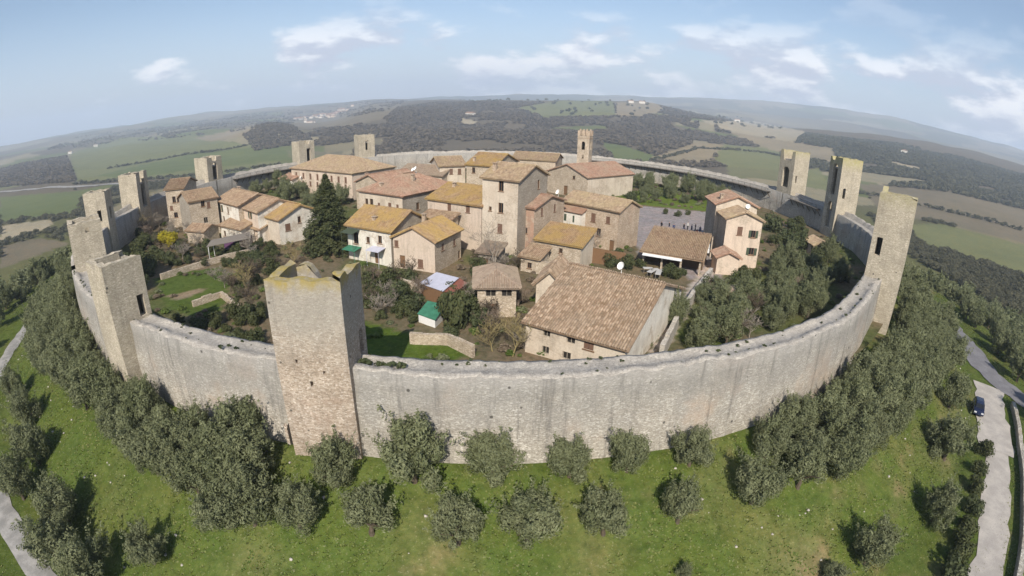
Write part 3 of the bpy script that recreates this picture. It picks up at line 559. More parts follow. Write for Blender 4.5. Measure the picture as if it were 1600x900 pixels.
def house(name, label, C, u, w, d, ze, g=GI, roof='gable_u', rise=1.6, wall='house_stone', tile='tile_brown', faces=None, wins=(), oh=.4, chim=(), dishes=(), cat='house', group='houses inside the walls', seed=0, skirt=2.0, lean=None):
    """C: plan corner shared by the front (toward the camera) and right faces at eave level; u: front direction left to right"""
    u = np.array(u[:2], float); u /= np.linalg.norm(u); v = np.array([-u[1], u[0]]); P0 = np.array(C[:2])-u*w; root = thing(name, (P0[0], P0[1], g), math.atan2(u[1], u[0]), label, cat, group); h = ze-g
    hole = {k: [] for k in 'FRBL'}; wl = []
    for it in wins:
        fc, px, py, ww, hh, kd = it; o, uu, nn, L = FACES[fc](w, d); O2 = P0+u*o[0]+v*o[1]; N2 = u*nn[0]+v*nn[1]; U2 = u*uu[0]+v*uu[1]
        if py is None: s, zz = px
        else:
            rd = ray(px, py); den = rd[:2]@N2
            if abs(den) < 1e-6: continue
            t = ((O2)@N2)/den; X = rd*t+np.array([0, 0, CAM_Z]); s = (X[:2]-O2)@U2; zz = X[2]-g
        if kd == 'd': zz = hh/2+.05
        s = min(max(s, ww/2+.2), L-ww/2-.2); zz = min(max(zz, hh/2+.05), h-hh/2-.12)
        if any(abs(s-a[0]) < (ww+a[2])/2+.1 and abs(zz-a[1]) < (hh+a[3])/2+.1 for a in hole[fc]): continue
        hole[fc].append((s, zz, ww, hh)); wl.append((fc, s, zz, ww, hh, kd))
    rh = {'F': 0, 'B': 0, 'L': 0, 'R': 0}
    faces = faces or {}
    for fc in 'FRBL':
        mb = MB(); o, uu, nn, L = FACES[fc](w, d); O = np.array([*o, 0.]); U = np.array([*uu, 0.]); N = np.array([*nn, 0.])
        rect_face(mb, O, U, N, L, -skirt, lambda s: h, hole[fc], .22, step=None)
        if (roof == 'gable_u' and fc in 'RL') or (roof == 'gable_v' and fc in 'FB'): mb.face([O+(0, 0, h), O+U*L+(0, 0, h), O+U*L/2+(0, 0, h+rise)])
        if roof == 'shed':
            if fc == 'B': mb.face([O+(0, 0, h), O+U*L+(0, 0, h), O+U*L+(0, 0, h+rise), O+(0, 0, h+rise)])
            if fc == 'R': mb.face([O+(0, 0, h), O+U*L+(0, 0, h), O+U*L+(0, 0, h+rise)])
            if fc == 'L': mb.face([O+(0, 0, h), O+U*L+(0, 0, h), O+(0, 0, h+rise)])
        mb.build('wall', faces.get(fc, wall), root)
        for f2, s, zz, ww, hh, kd in wl:
            if f2 == fc: window(root, O, U, N, s, zz, ww, hh, kd)
    e = oh; hz = h+.1
    if roof == 'gable_u':
        k = rise/(d/2); zl = hz-k*e; A0, A1, A2, A3 = (-e, -e, zl), (w+e, -e, zl), (w+e, d/2, hz+rise), (-e, d/2, hz+rise); B0, B1 = (w+e, d+e, zl), (-e, d+e, zl); sl = [(A0, A1, A2, A3), (B0, B1, A3, A2)]; rg = [(A3, A2)]
    elif roof == 'gable_v':
        k = rise/(w/2); zl = hz-k*e; sl = [((w+e, -e, zl), (w+e, d+e, zl), (w/2, d+e, hz+rise), (w/2, -e, hz+rise)), ((-e, d+e, zl), (-e, -e, zl), (w/2, -e, hz+rise), (w/2, d+e, hz+rise))]; rg = [((w/2, -e, hz+rise), (w/2, d+e, hz+rise))]
    elif roof == 'hip':
        m = min(w, d)/2; zl = hz-.25*e; top = hz+rise; a, b = ((m, d/2, top), (w-m, d/2, top)) if w >= d else ((w/2, m, top), (w/2, d-m, top)); c0, c1, c2, c3 = (-e, -e, zl), (w+e, -e, zl), (w+e, d+e, zl), (-e, d+e, zl)
        sl = [(c0, c1, b, a), (c1, c2, b, b), (c2, c3, a, b), (c3, c0, a, a)] if w >= d else [(c0, c1, a, a), (c1, c2, b, a), (c2, c3, b, b), (c3, c0, a, b)]; rg = [(a, b), (c0, a), (c1, b if w >= d else a), (c2, b), (c3, a if w >= d else b)]
    else:
        k = rise/d; sl = [((-e, -e, hz-k*e), (w+e, -e, hz-k*e), (w+e, d+.15, hz+rise+.05), (-e, d+.15, hz+rise+.05))]; rg = []
    roof_part(root, sl, tile, rg, seed or abs(hash(label)) % 99, chim)
    for q in dishes: dish(root, *q)
    return root
def corner(pl, pc, pr, ze):
    """plan from three eave-corner pixels: left, shared corner, right"""
    L, C_, Rr = at(*pl, ze)[:2], at(*pc, ze)[:2], at(*pr, ze)[:2]; u = C_-L; w = np.linalg.norm(u); u = u/w; v = np.array([-u[1], u[0]]); return C_, u, w, float((Rr-C_)@v)
def H(name, label, pl, pc, pr, ze, w=None, d=None, **k):
    C_, u, w0, d0 = corner(pl, pc, pr, ze); return house(name, label, C_, u, w or w0, d or d0, ze, **k)
SD = [0]
def sd_(): SD[0] += 1; return SD[0]
H('stone_house', 'stone house with orange lichen roof and pink lower gable wall', (614, 370), (679, 378), (733.7, 359.5), 6.9, d=8.2, roof='gable_v', rise=1.7, wall='house_stone', faces={'F': 'plaster_pink'}, tile='tile_yellow', seed=sd_(),
  wins=[('F', 614.5, 380, .7, 1.0, 's'), ('F', 629, 408, .9, 1.9, 'd'), ('F', 657, 412, .9, 1.3, 's'), ('R', 692, 386, .7, 1.0, 's'), ('R', 710, 379, .7, 1.0, 's'), ('R', 718, 401, .75, 1.3, 'w')], chim=[(1.5, 6.5, 6.1, .5)])
hw_ = H('white_house', 'white house with yellow lichen roof and green balcony canopies', (542, 351), (610, 362), (672, 338), 7.7, d=9., roof='gable_u', rise=2.2, wall='plaster_white', faces={'R': 'house_stone_grey'}, tile='tile_yellow', seed=sd_(),
  wins=[('F', 593.5, 374.5, .8, 1.2, 'w'), ('F', 556, 372, 1.1, 1.9, 'w'), ('F', 589, 402, .9, 1.8, 'd'), ('F', 575, 375, .7, 1., 'w'), ('R', 641, 344.5, .6, .8, 'w')], chim=[(4.5, 1.6, 6.1, .5)])
for x0, x1, z, mt, cn in ((.2, 2.8, 4.6, 'shutter_green', 'canopy'), (.2, 3.0, 1.9, 'tarp_green', 'balcony'), (5.4, 8.0, 2.5, 'sheet_blue', 'canopy')):
    mb = MB(); mb.face([(x0, -.02, z+.3), (x0, -1.7, z), (x1, -1.7, z), (x1, -.02, z+.3)]); mb.face([(x0, -.02, z+.24), (x1, -.02, z+.24), (x1, -1.7, z-.06), (x0, -1.7, z-.06)]); mb.face([(x0, -1.7, z), (x0, -1.7, z-.06), (x1, -1.7, z-.06), (x1, -1.7, z)])
    for xx in (x0+.1, x1-.1): mb.tube([(xx, -1.6, 0), (xx, -1.6, z)], .04, 4)
    mb.build(cn, mt, hw_)
H('palazzo', 'large stone palazzo with broad red-brown hipped roof and twin windows', (561, 298), (628.5, 307), (727.5, 292), 10.4, d=14.5, roof='hip', rise=2.6, wall='house_stone', faces={'F': 'plaster_cream', 'R': 'house_stone_grey'}, tile='tile_red', seed=sd_(),
  wins=[('F', 573, 317, .8, 1.6, 'w'), ('F', 580.5, 318, .9, 1.7, 'w'), ('F', 592, 322, .6, 1.2, 's'), ('F', 609, 323, .8, 1.4, 's'), ('F', 621, 324, .6, 1.0, 's'), ('R', 653, 322, .8, 1.3, 'w'), ('R', 690, 316, .8, 1.3, 'w')], chim=[(4.2, 1.7, 8.9, .5), (8, 6, 10.2, .5)], dishes=[(6.5, 8.5, 11.6), (3, 11.5, 10.8)])
H('low_house', 'pink-washed house with yellow shed roof between palazzo and tall house', (668, 310), (752, 322), (754, 292), 9.9, d=6.0, roof='shed', rise=1.9, wall='plaster_pink', tile='tile_yellow', seed=sd_(),
  wins=[('F', 702, 324, .8, 1.3, 's'), ('F', 731, 326, .8, 1.3, 's'), ('F', 702, 350, .8, 1.3, 's')], chim=[(2.2, 4.6, 9.0, .7), (9.4, 5.2, 9.2, .5)])
H('tall_house', 'tallest house, four storeys, cream front and grey stone gable', (754, 277), (810, 283), (886, 265), 14.5, d=9.5, roof='gable_u', rise=1.9, wall='plaster_cream', faces={'R': 'house_stone_grey'}, tile='tile_tan', seed=sd_(),
  wins=[('F', 783, 291, .9, 1.6, 'w'), ('F', 782.5, 325, .9, 1.6, 'w'), ('F', 781, 357, .9, 1.5, 's'), ('F', 766, 326, .5, .7, 'w'), ('F', 781, 386, .8, 1.2, 'w'), ('R', 842, 288, .7, 1.5, 'w')], chim=[(1., 2., 13.6, .5)])
H('red_wing_house', 'narrow house with red plaster upper front under a brown roof', (809, 321.5), (835, 325.6), (878, 312.6), 10.1, roof='gable_u', d=9.5, rise=1.3, wall='plaster_red', faces={'R': 'house_stone_warm'}, tile='tile_red', seed=sd_(),
  wins=[('F', 821, 360, .7, 1.0, 'w'), ('F', 815.5, 383, .5, .6, 'w'), ('R', 847, 331, .6, 1.3, 's'), ('R', 867, 325, .6, 1.3, 's')], dishes=[(2.5, 8.4, 9.2)])
hb = H('long_wing_house', 'long stone house with tan roof and white box balcony', (880, 314), (967.5, 331), (984, 319), 9.2, d=7.0, roof='gable_u', rise=1.4, wall='house_stone_warm', tile='tile_tan', seed=sd_(),
  wins=[('F', 927, 340, .9, 1.5, 's'), ('F', 950, 344, .8, 1.2, 's'), ('F', 935, 363, .9, 1.4, 'w'), ('F', 957, 366, .9, 1.8, 'd')])
mb = MB(); mb.box((1.0, -1.3, 3.2), (5.0, -.02, 5.6)); bx = mb.build('box_balcony', 'plaster_white', hb)
for x, w_ in ((1.6, .5), (3.4, .35)):
    mb = MB(); mb.box((x-w_/2, -1.34, 3.8), (x+w_/2, -1.305, 5.0)); mb.build('shutter', 'shutter_green', bx)
mb = MB(); slab(mb, [(.7, -1.6, 5.6), (5.3, -1.6, 5.6), (5.3, -.02, 6.3), (.7, -.02, 6.3)], .1); me = mb.mesh('balcony_roof'); link('balcony_roof', me, 'tile_red', bx)
H('church', 'plain stone church with pink tiled roof beside the bell tower', (856, 267), (919, 278), (955, 266), 8.0, roof='gable_v', rise=2.6, wall='house_stone', faces={'F': 'house_stone', 'R': 'plaster_cream'}, tile='tile_red', seed=sd_(), cat='church',
  wins=[('F', 897, 268, .9, .9, 'w'), ('F', (7.0, 1.3), None, 1.4, 2.5, 'd')])
H('back_house', 'cream house with tan roof left behind the tallest house', (687, 260), (727, 258.5), (745, 246), 11.6, d=9, roof='gable_u', rise=1.7, wall='plaster_cream', tile='tile_tan', seed=sd_(), wins=[('F', 705, 268, .8, 1.3, 's'), ('F', 718, 268, .8, 1.3, 's')], dishes=[(6., 5., 10.6)])
H('back_house', 'house with broad orange-tan roof just behind the tallest house', (729, 257), (772, 260), (800, 246), 12.0, d=13, roof='gable_u', rise=2.2, wall='house_stone', tile='tile_yellow', seed=sd_(), wins=[('F', 740, 266, .8, 1.3, 'w')], chim=[(1.2, 1.5, 10.3, .8), (5, 9, 11, .6)])
H('back_house', 'low house with flat tan roof at the very back right of the tall house', (800, 248), (868, 252), (880, 247), 10.6, d=10, roof='gable_u', rise=1.6, wall='house_stone', tile='tile_tan', seed=sd_())
H('convent', 'long building with tan hipped roof and pinkish windowed front', (455, 263), (550, 271.5), (620, 262), 9.0, d=15, roof='hip', rise=3.2, wall='plaster_peach', tile='tile_tan', seed=sd_(),
  wins=[('F', 463+i*11, 273+i*1.2, .9, 1.5, 's') for i in range(8)]+[('F', 463+i*11, 285+i*1.0, .9, 1.3, 's') for i in range(8)], dishes=[(5.5, -.5, 4.5)])
H('low_annex', 'low pink annex on the left end of the long tan-roofed building', (437, 279), (456, 281), (462, 274), 6.2, d=7, roof='gable_u', rise=1.0, wall='plaster_white', tile='tile_red', seed=sd_())
H('mid_house', 'stone house with arched grey-red roof behind the palazzo', (556, 284), (600, 290), (628, 268), 8.6, d=11, roof='gable_v', rise=1.9, wall='house_stone', tile='tile_red', seed=sd_(), chim=[(1.5, 2., 7.2, .7)])
H('mid_house', 'house with grey-brown roof between palazzo and back houses', (622, 270), (690, 275), (712, 262), 9.6, d=9, roof='gable_u', rise=1.6, wall='house_stone', tile='tile_grey', seed=sd_(), chim=[(3, 2., 7.8, .7)])
# big barn in front
hbarn = house('barn', 'big barn with weathered brown tiled roof behind the front wall', at(978, 545, 5.5)[:2], at(978, 545, 5.5)[:2]-at(820, 502, 5.5)[:2], 10.4, 19., 5.5, g=1.2, roof='gable_u', rise=3.3, wall='plaster_cream', faces={'R': 'plaster_white', 'L': 'house_stone'}, tile='tile_barn', seed=sd_(), cat='barn',
  wins=[('F', 854, 520, .8, .9, 'o'), ('F', 892, 529, .9, .9, 'o'), ('F', 920, 538, 1.0, 1.0, 's'), ('F', 852, 547, .8, .8, 'o'), ('F', 885, 556, .9, .8, 'o')], dishes=[(5.8, 9.6, 8.6)])
H('loggia_house', 'small house with hipped grey roof and open loggia left of the barn', (746, 449), (807, 449), (838, 428), 6.0, d=6.5, roof='hip', rise=1.3, wall='house_stone', tile='tile_grey', seed=sd_(), oh=.5,
  wins=[('F', 767, 458, 1.2, .9, 'o'), ('F', 792, 458, 1.2, .9, 'o'), ('R', 825, 452, .9, .9, 'o'), ('F', 770, 482, .9, 1.2, 's')])
H('barn_annex', 'beige gabled annex between loggia house and barn', (838, 441), (880, 446), (905, 430), 6.2, d=6, roof='gable_v', rise=1.5, wall='plaster_cream', tile='tile_barn', seed=sd_())
# ruined terrace house below the long wing
H('ruin_house', 'low stone house with yellow shed roof above a ruined wall', (838, 374), (908, 386), (925, 370), 6.0, d=5, roof='shed', rise=1.5, wall='plaster_cream', faces={'F': 'house_stone'}, tile='tile_yellow', seed=sd_(), wins=[('F', 876, 392, .6, .8, 'w'), ('F', 846, 388, .6, .8, 'w')])
# right house
hr = H('cream_house', 'tall cream house with stepped gables on the right by the street', (1136, 341), (1192, 346), (1209, 331), 10.3, d=5., roof='gable_v', rise=1.2, wall='plaster_cream', faces={'F': 'plaster_peach', 'L': 'house_stone_grey'}, tile='tile_tan', seed=sd_(),
  wins=[('F', 1156, 361, .9, 1.4, 's'), ('F', 1177, 366, .8, 1.2, 'p'), ('F', 1174, 393, .9, 1.2, 'p'), ('R', (2.5, 5.2), None, .8, 1.3, 's')])
C_, u_, w_, _ = corner((1136, 341), (1192, 346), (1209, 331), 10.3); v_ = np.array([-u_[1], u_[0]])
house('cream_house', 'higher rear part of the cream house with pink-brown gable roof', C_+v_*5.1+u_*.6, u_, w_+1.2, 6.5, 11.6, roof='gable_v', rise=1.5, wall='plaster_cream', tile='tile_red', seed=sd_(), faces={'L': 'house_stone_grey'}, chim=[(1.2, 1.5, 10., .6), (5.2, 3., 9.6, .6)], dishes=[(5.6, -.2, 9.3)])
house('porch_annex', 'little gabled annex at the foot of the cream house', at(1156, 402, 5.2)[:2], u_, 3.6, 3.0, 5.0, roof='gable_v', rise=.8, wall='plaster_peach', tile='tile_red', seed=sd_())
# portico restaurant
C2, u2, w2, _ = corner((1004, 391), (1097, 406), (1110, 390), 4.8)
def portico():
    root = thing('portico', (*(C2-u2*w2), GI), math.atan2(u2[1], u2[0]), 'open-fronted portico with orange-brown roof and white awning by the piazza', 'portico', 'houses inside the walls'); d = 9.5; h = 2.4
    for x in np.linspace(.2, w2-.2, 4): q = MB(); q.box((x-.15, .0, -1), (x+.15, .3, h)); q.build('column', 'house_stone', root)
    for fc, (a, b) in {'L': ((0, d), (0, 3.)), 'R': ((w2, 3.), (w2, d)), 'B': ((w2, d), (0, d)), 'F': ((0, 3.), (w2, 3.))}.items():
        q = MB(); q.face([(*a, -1), (*b, -1), (*b, h+(1.6 if fc == 'B' else .5)), (*a, h+(1.6 if fc == 'B' else .5))]); q.build('wall', 'house_stone_warm' if fc != 'F' else 'wood_dark', root)
    roof_part(root, [((-.4, -.5, h), (w2+.4, -.5, h), (w2+.4, d+.3, h+1.9), (-.4, d+.3, h+1.9))], 'tile_brown', seed=77)
    q = MB(); slab(q, [(.2, -1.1, h-.35), (w2*.68, -1.1, h-.35), (w2*.68, -.45, h-.12), (.2, -.45, h-.12)], .05); q.build('awning', 'awning_white', root)
portico()
for i, (x, y) in enumerate(((1012, 423), (1022, 425), (1033, 427), (1017, 428), (1028, 431))):
    P = at(x, y, GI+.4); r_ = thing('cafe_table', (P[0], P[1], GI+.1), .3*i, 'pale wooden table in front of the open portico', 'table', 'tables before the portico'); q = MB(); q.box((-.75, -.4, .7), (.75, .4, .76)); q.build('tabletop', 'cloth_light', r_)
    for sx in (-.65, .65):
        for sy in (-.3, .3): q = MB(); q.box((sx-.03, sy-.03, 0), (sx+.03, sy+.03, .7)); q.build('leg', 'wood_grey', r_)
H('stone_shed', 'low shed with pale grey tiled roof in the right garden', (1111, 453), (1143, 470), (1175, 461), 4.0, roof='gable_v', d=5.5, rise=.7, wall='house_stone', tile='tile_grey', seed=sd_(), cat='shed', wins=[('F', (1.6, .9), None, .8, 1.3, 'd')])
H('garden_hut', 'tiny tan-roofed hut against the shaded right wall', (1257, 374), (1272, 383), (1300, 378), 4.8, roof='gable_u', d=4., rise=.8, wall='plaster_peach', tile='tile_tan', seed=sd_(), cat='hut', wins=[('F', (1.4, 1.4), None, .8, 1.0, 'o'), ('R', (2., 1.4), None, .8, .9, 'w')])
# left row
H('corner_stone_house', 'tall rough stone house at the left end of the row', (258, 297), (286, 294), (300, 281), 10.8, d=11, roof='gable_u', rise=1.5, wall='house_stone', tile='tile_brown', seed=sd_(), wins=[('F', 279, 311, .8, 1.4, 'w'), ('F', 272, 312, .8, 1.4, 'w'), ('F', 275, 336, .9, 1.2, 'w'), ('F', 268, 325, .7, 1.0, 's')])
H('row_house', 'stone house with projecting brown roof next to the tall corner house', (295, 316), (339, 308), (350, 296), 9.6, d=9, roof='gable_u', rise=1.5, wall='house_stone_grey', faces={'F': 'house_stone'}, tile='tile_brown', seed=sd_(), wins=[('F', 317, 318, .8, 1.3, 'w'), ('F', 326, 320, .7, 1.2, 's'), ('F', 322, 344, .9, 1.2, 'o')])
H('row_house', 'white-fronted row house with long brown roof in the left row', (338, 313), (372, 322), (392, 306), 8.6, d=8.5, roof='gable_u', rise=1.6, wall='plaster_white', faces={'R': 'house_stone'}, tile='tile_brown', seed=sd_(), wins=[('F', 346, 325, .8, 1.3, 'p'), ('F', 356, 329, .8, 1.3, 'w'), ('F', 350, 343, .9, 1.4, 'w')], chim=[(2., 4.5, 7.8, .5)])
H('row_house', 'white and red patched row house left of the end house', (373, 323), (402, 332), (424, 314), 8.0, d=8.5, roof='gable_u', rise=1.6, wall='plaster_white', faces={'F': 'plaster_peach'}, tile='tile_brown', seed=sd_(), wins=[('F', 380, 332, .7, 1.2, 'w'), ('F', 391, 336, .8, 1.2, 'p'), ('F', 385, 350, .8, 1.2, 'd')])
he = H('end_house', 'end house of the left row with golden-brown roof and cream gable', (402, 335), (435, 344), (492, 328), 6.9, roof='gable_u', rise=1.9, wall='plaster_cream', faces={'R': 'plaster_white'}, tile='tile_yellow', seed=sd_(), wins=[('R', 467, 333, .7, 1.2, 'w'), ('R', 450, 355, 1.1, 1.3, 's'), ('F', 412, 352, .8, 1.2, 'w')])
mb = MB(); slab(mb, [(-1.2, -2.2, 2.5), (4.2, -2.2, 2.5), (4.2, -.03, 3.2), (-1.2, -.03, 3.2)], .12); link('porch_roof', mb.mesh('porch_roof'), 'tile_brown', he)
for x in (-1., 1.5, 4.): q = MB(); q.box((x-.12, -2.1, -.5), (x+.12, -1.86, 2.4)); q.build('porch_post', 'plaster_white', he)

H('lean_to', 'small brown-roofed lean-to wedged behind the stone house', (648, 347), (692, 353), (706, 341), 7.2, d=4.5, roof='shed', rise=1.1, wall='house_stone', tile='tile_brown', seed=sd_(), cat='house')
H('lean_to', 'low grey-roofed lean-to at the foot of the tallest house', (747, 394), (776, 398), (792, 388), 4.6, d=3.2, roof='shed', rise=.8, wall='house_stone_grey', tile='tile_grey', seed=sd_(), cat='house', wins=[('F', (1.2, 1.1), None, .8, 1.5, 'd')])
H('lean_to', 'low brown lean-to below the red-fronted narrow house', (814, 400), (842, 405), (856, 396), 4.6, d=3.4, roof='shed', rise=.8, wall='house_stone', tile='tile_brown', seed=sd_(), cat='house', wins=[('F', (1.4, 1.1), None, .7, .9, 'w')])
H('lean_to', 'little shed-roofed annex before the left row houses', (344, 352), (376, 359), (386, 350), 4.9, d=3.5, roof='shed', rise=.9, wall='plaster_white', tile='tile_brown', seed=sd_(), cat='house', wins=[('F', (1.5, 1.1), None, .8, 1.2, 'w')])
H('lean_to', 'low stone outbuilding at the left end beside the yellow tree', (292, 360), (318, 362), (326, 354), 4.8, d=4, roof='gable_u', rise=.8, wall='house_stone', tile='tile_brown', seed=sd_(), cat='house')
# postern by the nearest tower: flat panel painted as dark as its shaded opening
pp = at(447, 705, 1.4); pa = ang(pp[0], pp[1]); pr = ring_r(pa)+.66; q = MB(); tn = np.array([-math.sin(pa), math.cos(pa)]); rd_ = np.array([math.cos(pa), math.sin(pa)])
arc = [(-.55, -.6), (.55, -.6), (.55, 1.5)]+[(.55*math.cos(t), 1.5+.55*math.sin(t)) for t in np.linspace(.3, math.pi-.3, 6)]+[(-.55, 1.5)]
q.face([(*(rd_*pr+tn*x), 1.0+z) for x, z in arc]); q.build('postern_shade_panel', 'opening_shade', city_wall)
for sgn in (-1, 1):
    q = MB(); A = [(.55*sgn, -.6), (.8*sgn, -.6), (.8*sgn, 1.7), (.55*sgn, 1.5)]; lo = [(*(rd_*(pr-.2)+tn*x), 1.0+z) for x, z in A]; hi = [(*(rd_*(pr+.12)+tn*x), 1.0+z) for x, z in A]; q.face(hi); q.face(lo[::-1])
    for k in range(4): q.face([hi[k], lo[k], lo[(k+1) % 4], hi[(k+1) % 4]])
    q.build('postern_jamb', 'tower_stone', city_wall)
# bell tower
def campanile():
    a = R(7.55); D = 153.; P = np.array([D*math.sin(a), D*math.cos(a)]); root = thing('bell_tower', (P[0], P[1], GI), R(-24), 'slender brick and stone bell tower with battlements behind the church', 'bell tower'); h = 15.2; w = 3.5
    for fc, (o, u, n) in {'F': ((-w/2, -w/2), (1, 0), (0, -1)), 'R': ((w/2, -w/2), (0, 1), (1, 0)), 'B': ((w/2, w/2), (-1, 0), (0, 1)), 'L': ((-w/2, w/2), (0, -1), (-1, 0))}.items():
        q = MB(); O = np.array([*o, 0.]); U = np.array([*u, 0.]); N = np.array([*n, 0.]); rect_face(q, O, U, N, w, -1, lambda s: h, [(w/2, 12.4, 1.0, 2.4, 'arch'), (w/2, 9.2, .5, 1.1)], .5, step=None); q.build('shaft_wall', 'house_stone', root)
        for x in (.4, w/2, w-.4):
            q = MB(); c = O+U*x-N*.25; q.box((c[0]-.34, c[1]-.34, h), (c[0]+.34, c[1]+.34, h+1.5)); q.box((c[0]-.2, c[1]-.2, h+1.5), (c[0]+.2, c[1]+.2, h+1.9)) if x == w/2 else None; q.build('merlon', 'house_stone_warm', root)
    q = MB(); q.box((-w/2-.12, -w/2-.12, h-.7), (w/2+.12, w/2+.12, h-.5)); q.build('cornice', 'house_stone_warm', root)
    q = MB(); q.box((-w/2+.3, -w/2+.3, h-.6), (w/2-.3, w/2-.3, h-.3)); q.build('roof_deck', 'house_stone_grey', root)
    q = MB(); q.tube([(0, 0, 13.4), (0, 0, 12.9), (0, 0, 12.3), (0, 0, 12.1)], [.1, .3, .4, .55], 10); q.build('bell', 'iron', root)
campanile()
# sheds and garden structures
def lean_shed(name, label, px, ze, h, mat_roof_, mat_wall, cat='shed', post=False, thick=.07):
    P = [at(x, y, ze+(.6 if i in (1, 2) else 0)) for i, (x, y) in enumerate(px)]; c = sum(P)/4; root = thing(name, (c[0], c[1], GI), 0, label, cat); Q = [p-np.array([c[0], c[1], GI]) for p in P]
    q = MB(); slab(q, Q if np.cross(Q[1]-Q[0], Q[2]-Q[0])[2] > 0 else Q[::-1], thick); q.build('roof_sheet', mat_roof_, root)
    for i in range(4):
        a, b = Q[i]*.92, Q[(i+1) % 4]*.92; za, zb = Q[i][2]-.08, Q[(i+1) % 4][2]-.08
        if post: w_ = MB(); w_.tube([(a[0], a[1], -.3), (a[0], a[1], za)], .06, 5); w_.build('post', mat_wall, root)
        else: w_ = MB(); w_.face([(a[0], a[1], -.5), (b[0], b[1], -.5), (b[0], b[1], zb), (a[0], a[1], za)]); w_.build('wall', mat_wall, root)
    return root
lean_shed('metal_shed', 'shed with pale blue sheet roof below the stone house', [(655, 442), (682, 425), (717, 434), (692, 455)], 4.2, 2, 'sheet_blue', 'wood_brown')
lean_shed('metal_shed', 'shed with rust red sheet roof against the pale blue one', [(693, 455.5), (718, 434.5), (730, 442), (706, 461)], 4.0, 2, 'sheet_red', 'wood_dark')
lean_shed('tarp_shelter', 'green tarpaulin shelter with white sides in the middle garden', [(652, 490), (668, 470), (697, 476), (680, 500)], 3.5, 2, 'tarp_green', 'white_paint')
lean_shed('pergola', 'long open pergola with purple cloth in the left garden', [(322, 386), (330, 375), (390, 362), (392, 372)], 4.6, 2, 'wood_grey', 'white_paint', 'pergola', post=True)
P = at(374, 377, 3.6); q = MB(); q.box((-2.6, -.05, -1), (2.6, .05, .9)); q.build('hanging_cloth', 'cloth_purple', loc=(P[0], P[1]-.4, 3.6), rot=R(25), label='dark purple cloth hung across the garden pergola', cat='cloth')
def garden_wall(label, px, h, mat='house_stone', th=.4):
    P = [at(x, y, GI+h)[:2] for x, y in px]; c = P[0]; q = MB()
    for a, b in zip(P[:-1], P[1:]):
        u = (b-a)/np.linalg.norm(b-a); n = np.array([-u[1], u[0]])*th/2; L = np.linalg.norm(b-a); k = max(1, int(L/1.2)); 
        for j in range(k):
            p0, p1 = a+(b-a)*j/k-c, a+(b-a)*(j+1)/k-c; hh = h+random.uniform(-.1, .1); lo = [p0-n, p1-n, p1+n, p0+n]; B = [(*p, -.6) for p in lo]; T = [(*p, hh) for p in lo]; q.face(T)
            for i in range(4): q.face([B[i], B[(i+1) % 4], T[(i+1) % 4], T[i]])
    return q.build('garden_wall', mat, loc=(c[0], c[1], GI), label=label, cat='wall')
garden_wall('pale rubble wall along the street beside the barn', [(1112, 418), (1085, 452), (1060, 490), (1035, 540)], 1.6, 'path_stone', .5)
garden_wall('ruined rubble wall under the low yellow-roofed house', [(838, 408), (880, 410), (915, 418), (935, 428)], 1.9, 'house_stone', .7)
garden_wall('long low terrace wall across the left garden', [(250, 428), (300, 412), (350, 398), (400, 386)], 1.0)
garden_wall('low stone wall behind the front wall in the middle garden', [(640, 520), (700, 522), (740, 540)], 1.3)
garden_wall('short grey wall in the lower left garden', [(300, 470), (345, 455), (375, 478)], .8)
garden_wall('retaining wall below the stone house with orange roof', [(618, 432), (655, 445), (676, 436)], 1.2)
q = MB(); P = at(925, 412, GI); q.box((-4.2, -.06, 0), (4.2, .06, 2.4))
fp = q.build('reed_fence', 'wood_brown', loc=(P[0]+1, P[1], GI), rot=R(-24), label='brown reed fence behind the barn ridge', cat='fence')

# ------------------------------------------------------------------ trees and plants
def leaves(P, N, size, asp, g, droop=.0):
    n = len(P); a = g.normal(size=(n, 3)); a -= (a*N).sum(1)[:, None]*N; a /= np.linalg.norm(a, axis=1)[:, None]+1e-9; t = N+g.normal(size=(n, 3))*.55; t /= np.linalg.norm(t, axis=1)[:, None]; b = np.cross(t, a); b /= np.linalg.norm(b, axis=1)[:, None]+1e-9
    s = size*g.uniform(.6, 1.35, n)[:, None]; a = a*s; b = b*s*asp; a[:, 2] -= droop*s[:, 0]
    V = np.stack([P-a, P-b*.9+a*.1, P+a, P+b*.9-a*.1], 1).reshape(-1, 3); return V, np.arange(4*n).reshape(n, 4)
def lobes_crown(seed, rx, rz, zc, nl, nleaf, size, asp=.5, lob=.45, flat=1., base=.2):
    """leaf faces on many uneven sub-crowns: a ragged outline with gaps"""
    g = np.random.default_rng(seed); c = g.normal(size=(nl, 3)); c /= np.linalg.norm(c, axis=1)[:, None]; c *= (g.uniform(.25, 1, nl)**.6)[:, None]; c[:, 2] = np.where(c[:, 2] < -base*2, -base*c[:, 2], c[:, 2])
    C = c*np.array([rx, rx, rz])*.72; rad = lob*rx*g.uniform(.55, 1.15, nl); k = g.choice(nl, nleaf, p=rad**2/np.sum(rad**2)); d = g.normal(size=(nleaf, 3)); d /= np.linalg.norm(d, axis=1)[:, None]; d[:, 2] *= flat
    P = C[k]+d*(rad[k]*g.uniform(.45, 1.12, nleaf)**.7)[:, None]; P[:, 2] += zc; V, Q = leaves(P, d, size, asp, g)
    tint = np.clip(g.uniform(.1, .55, nl)[k]+g.uniform(-.15, .45, nleaf), 0, 1); return np_mesh('crown', V, Q, tint)
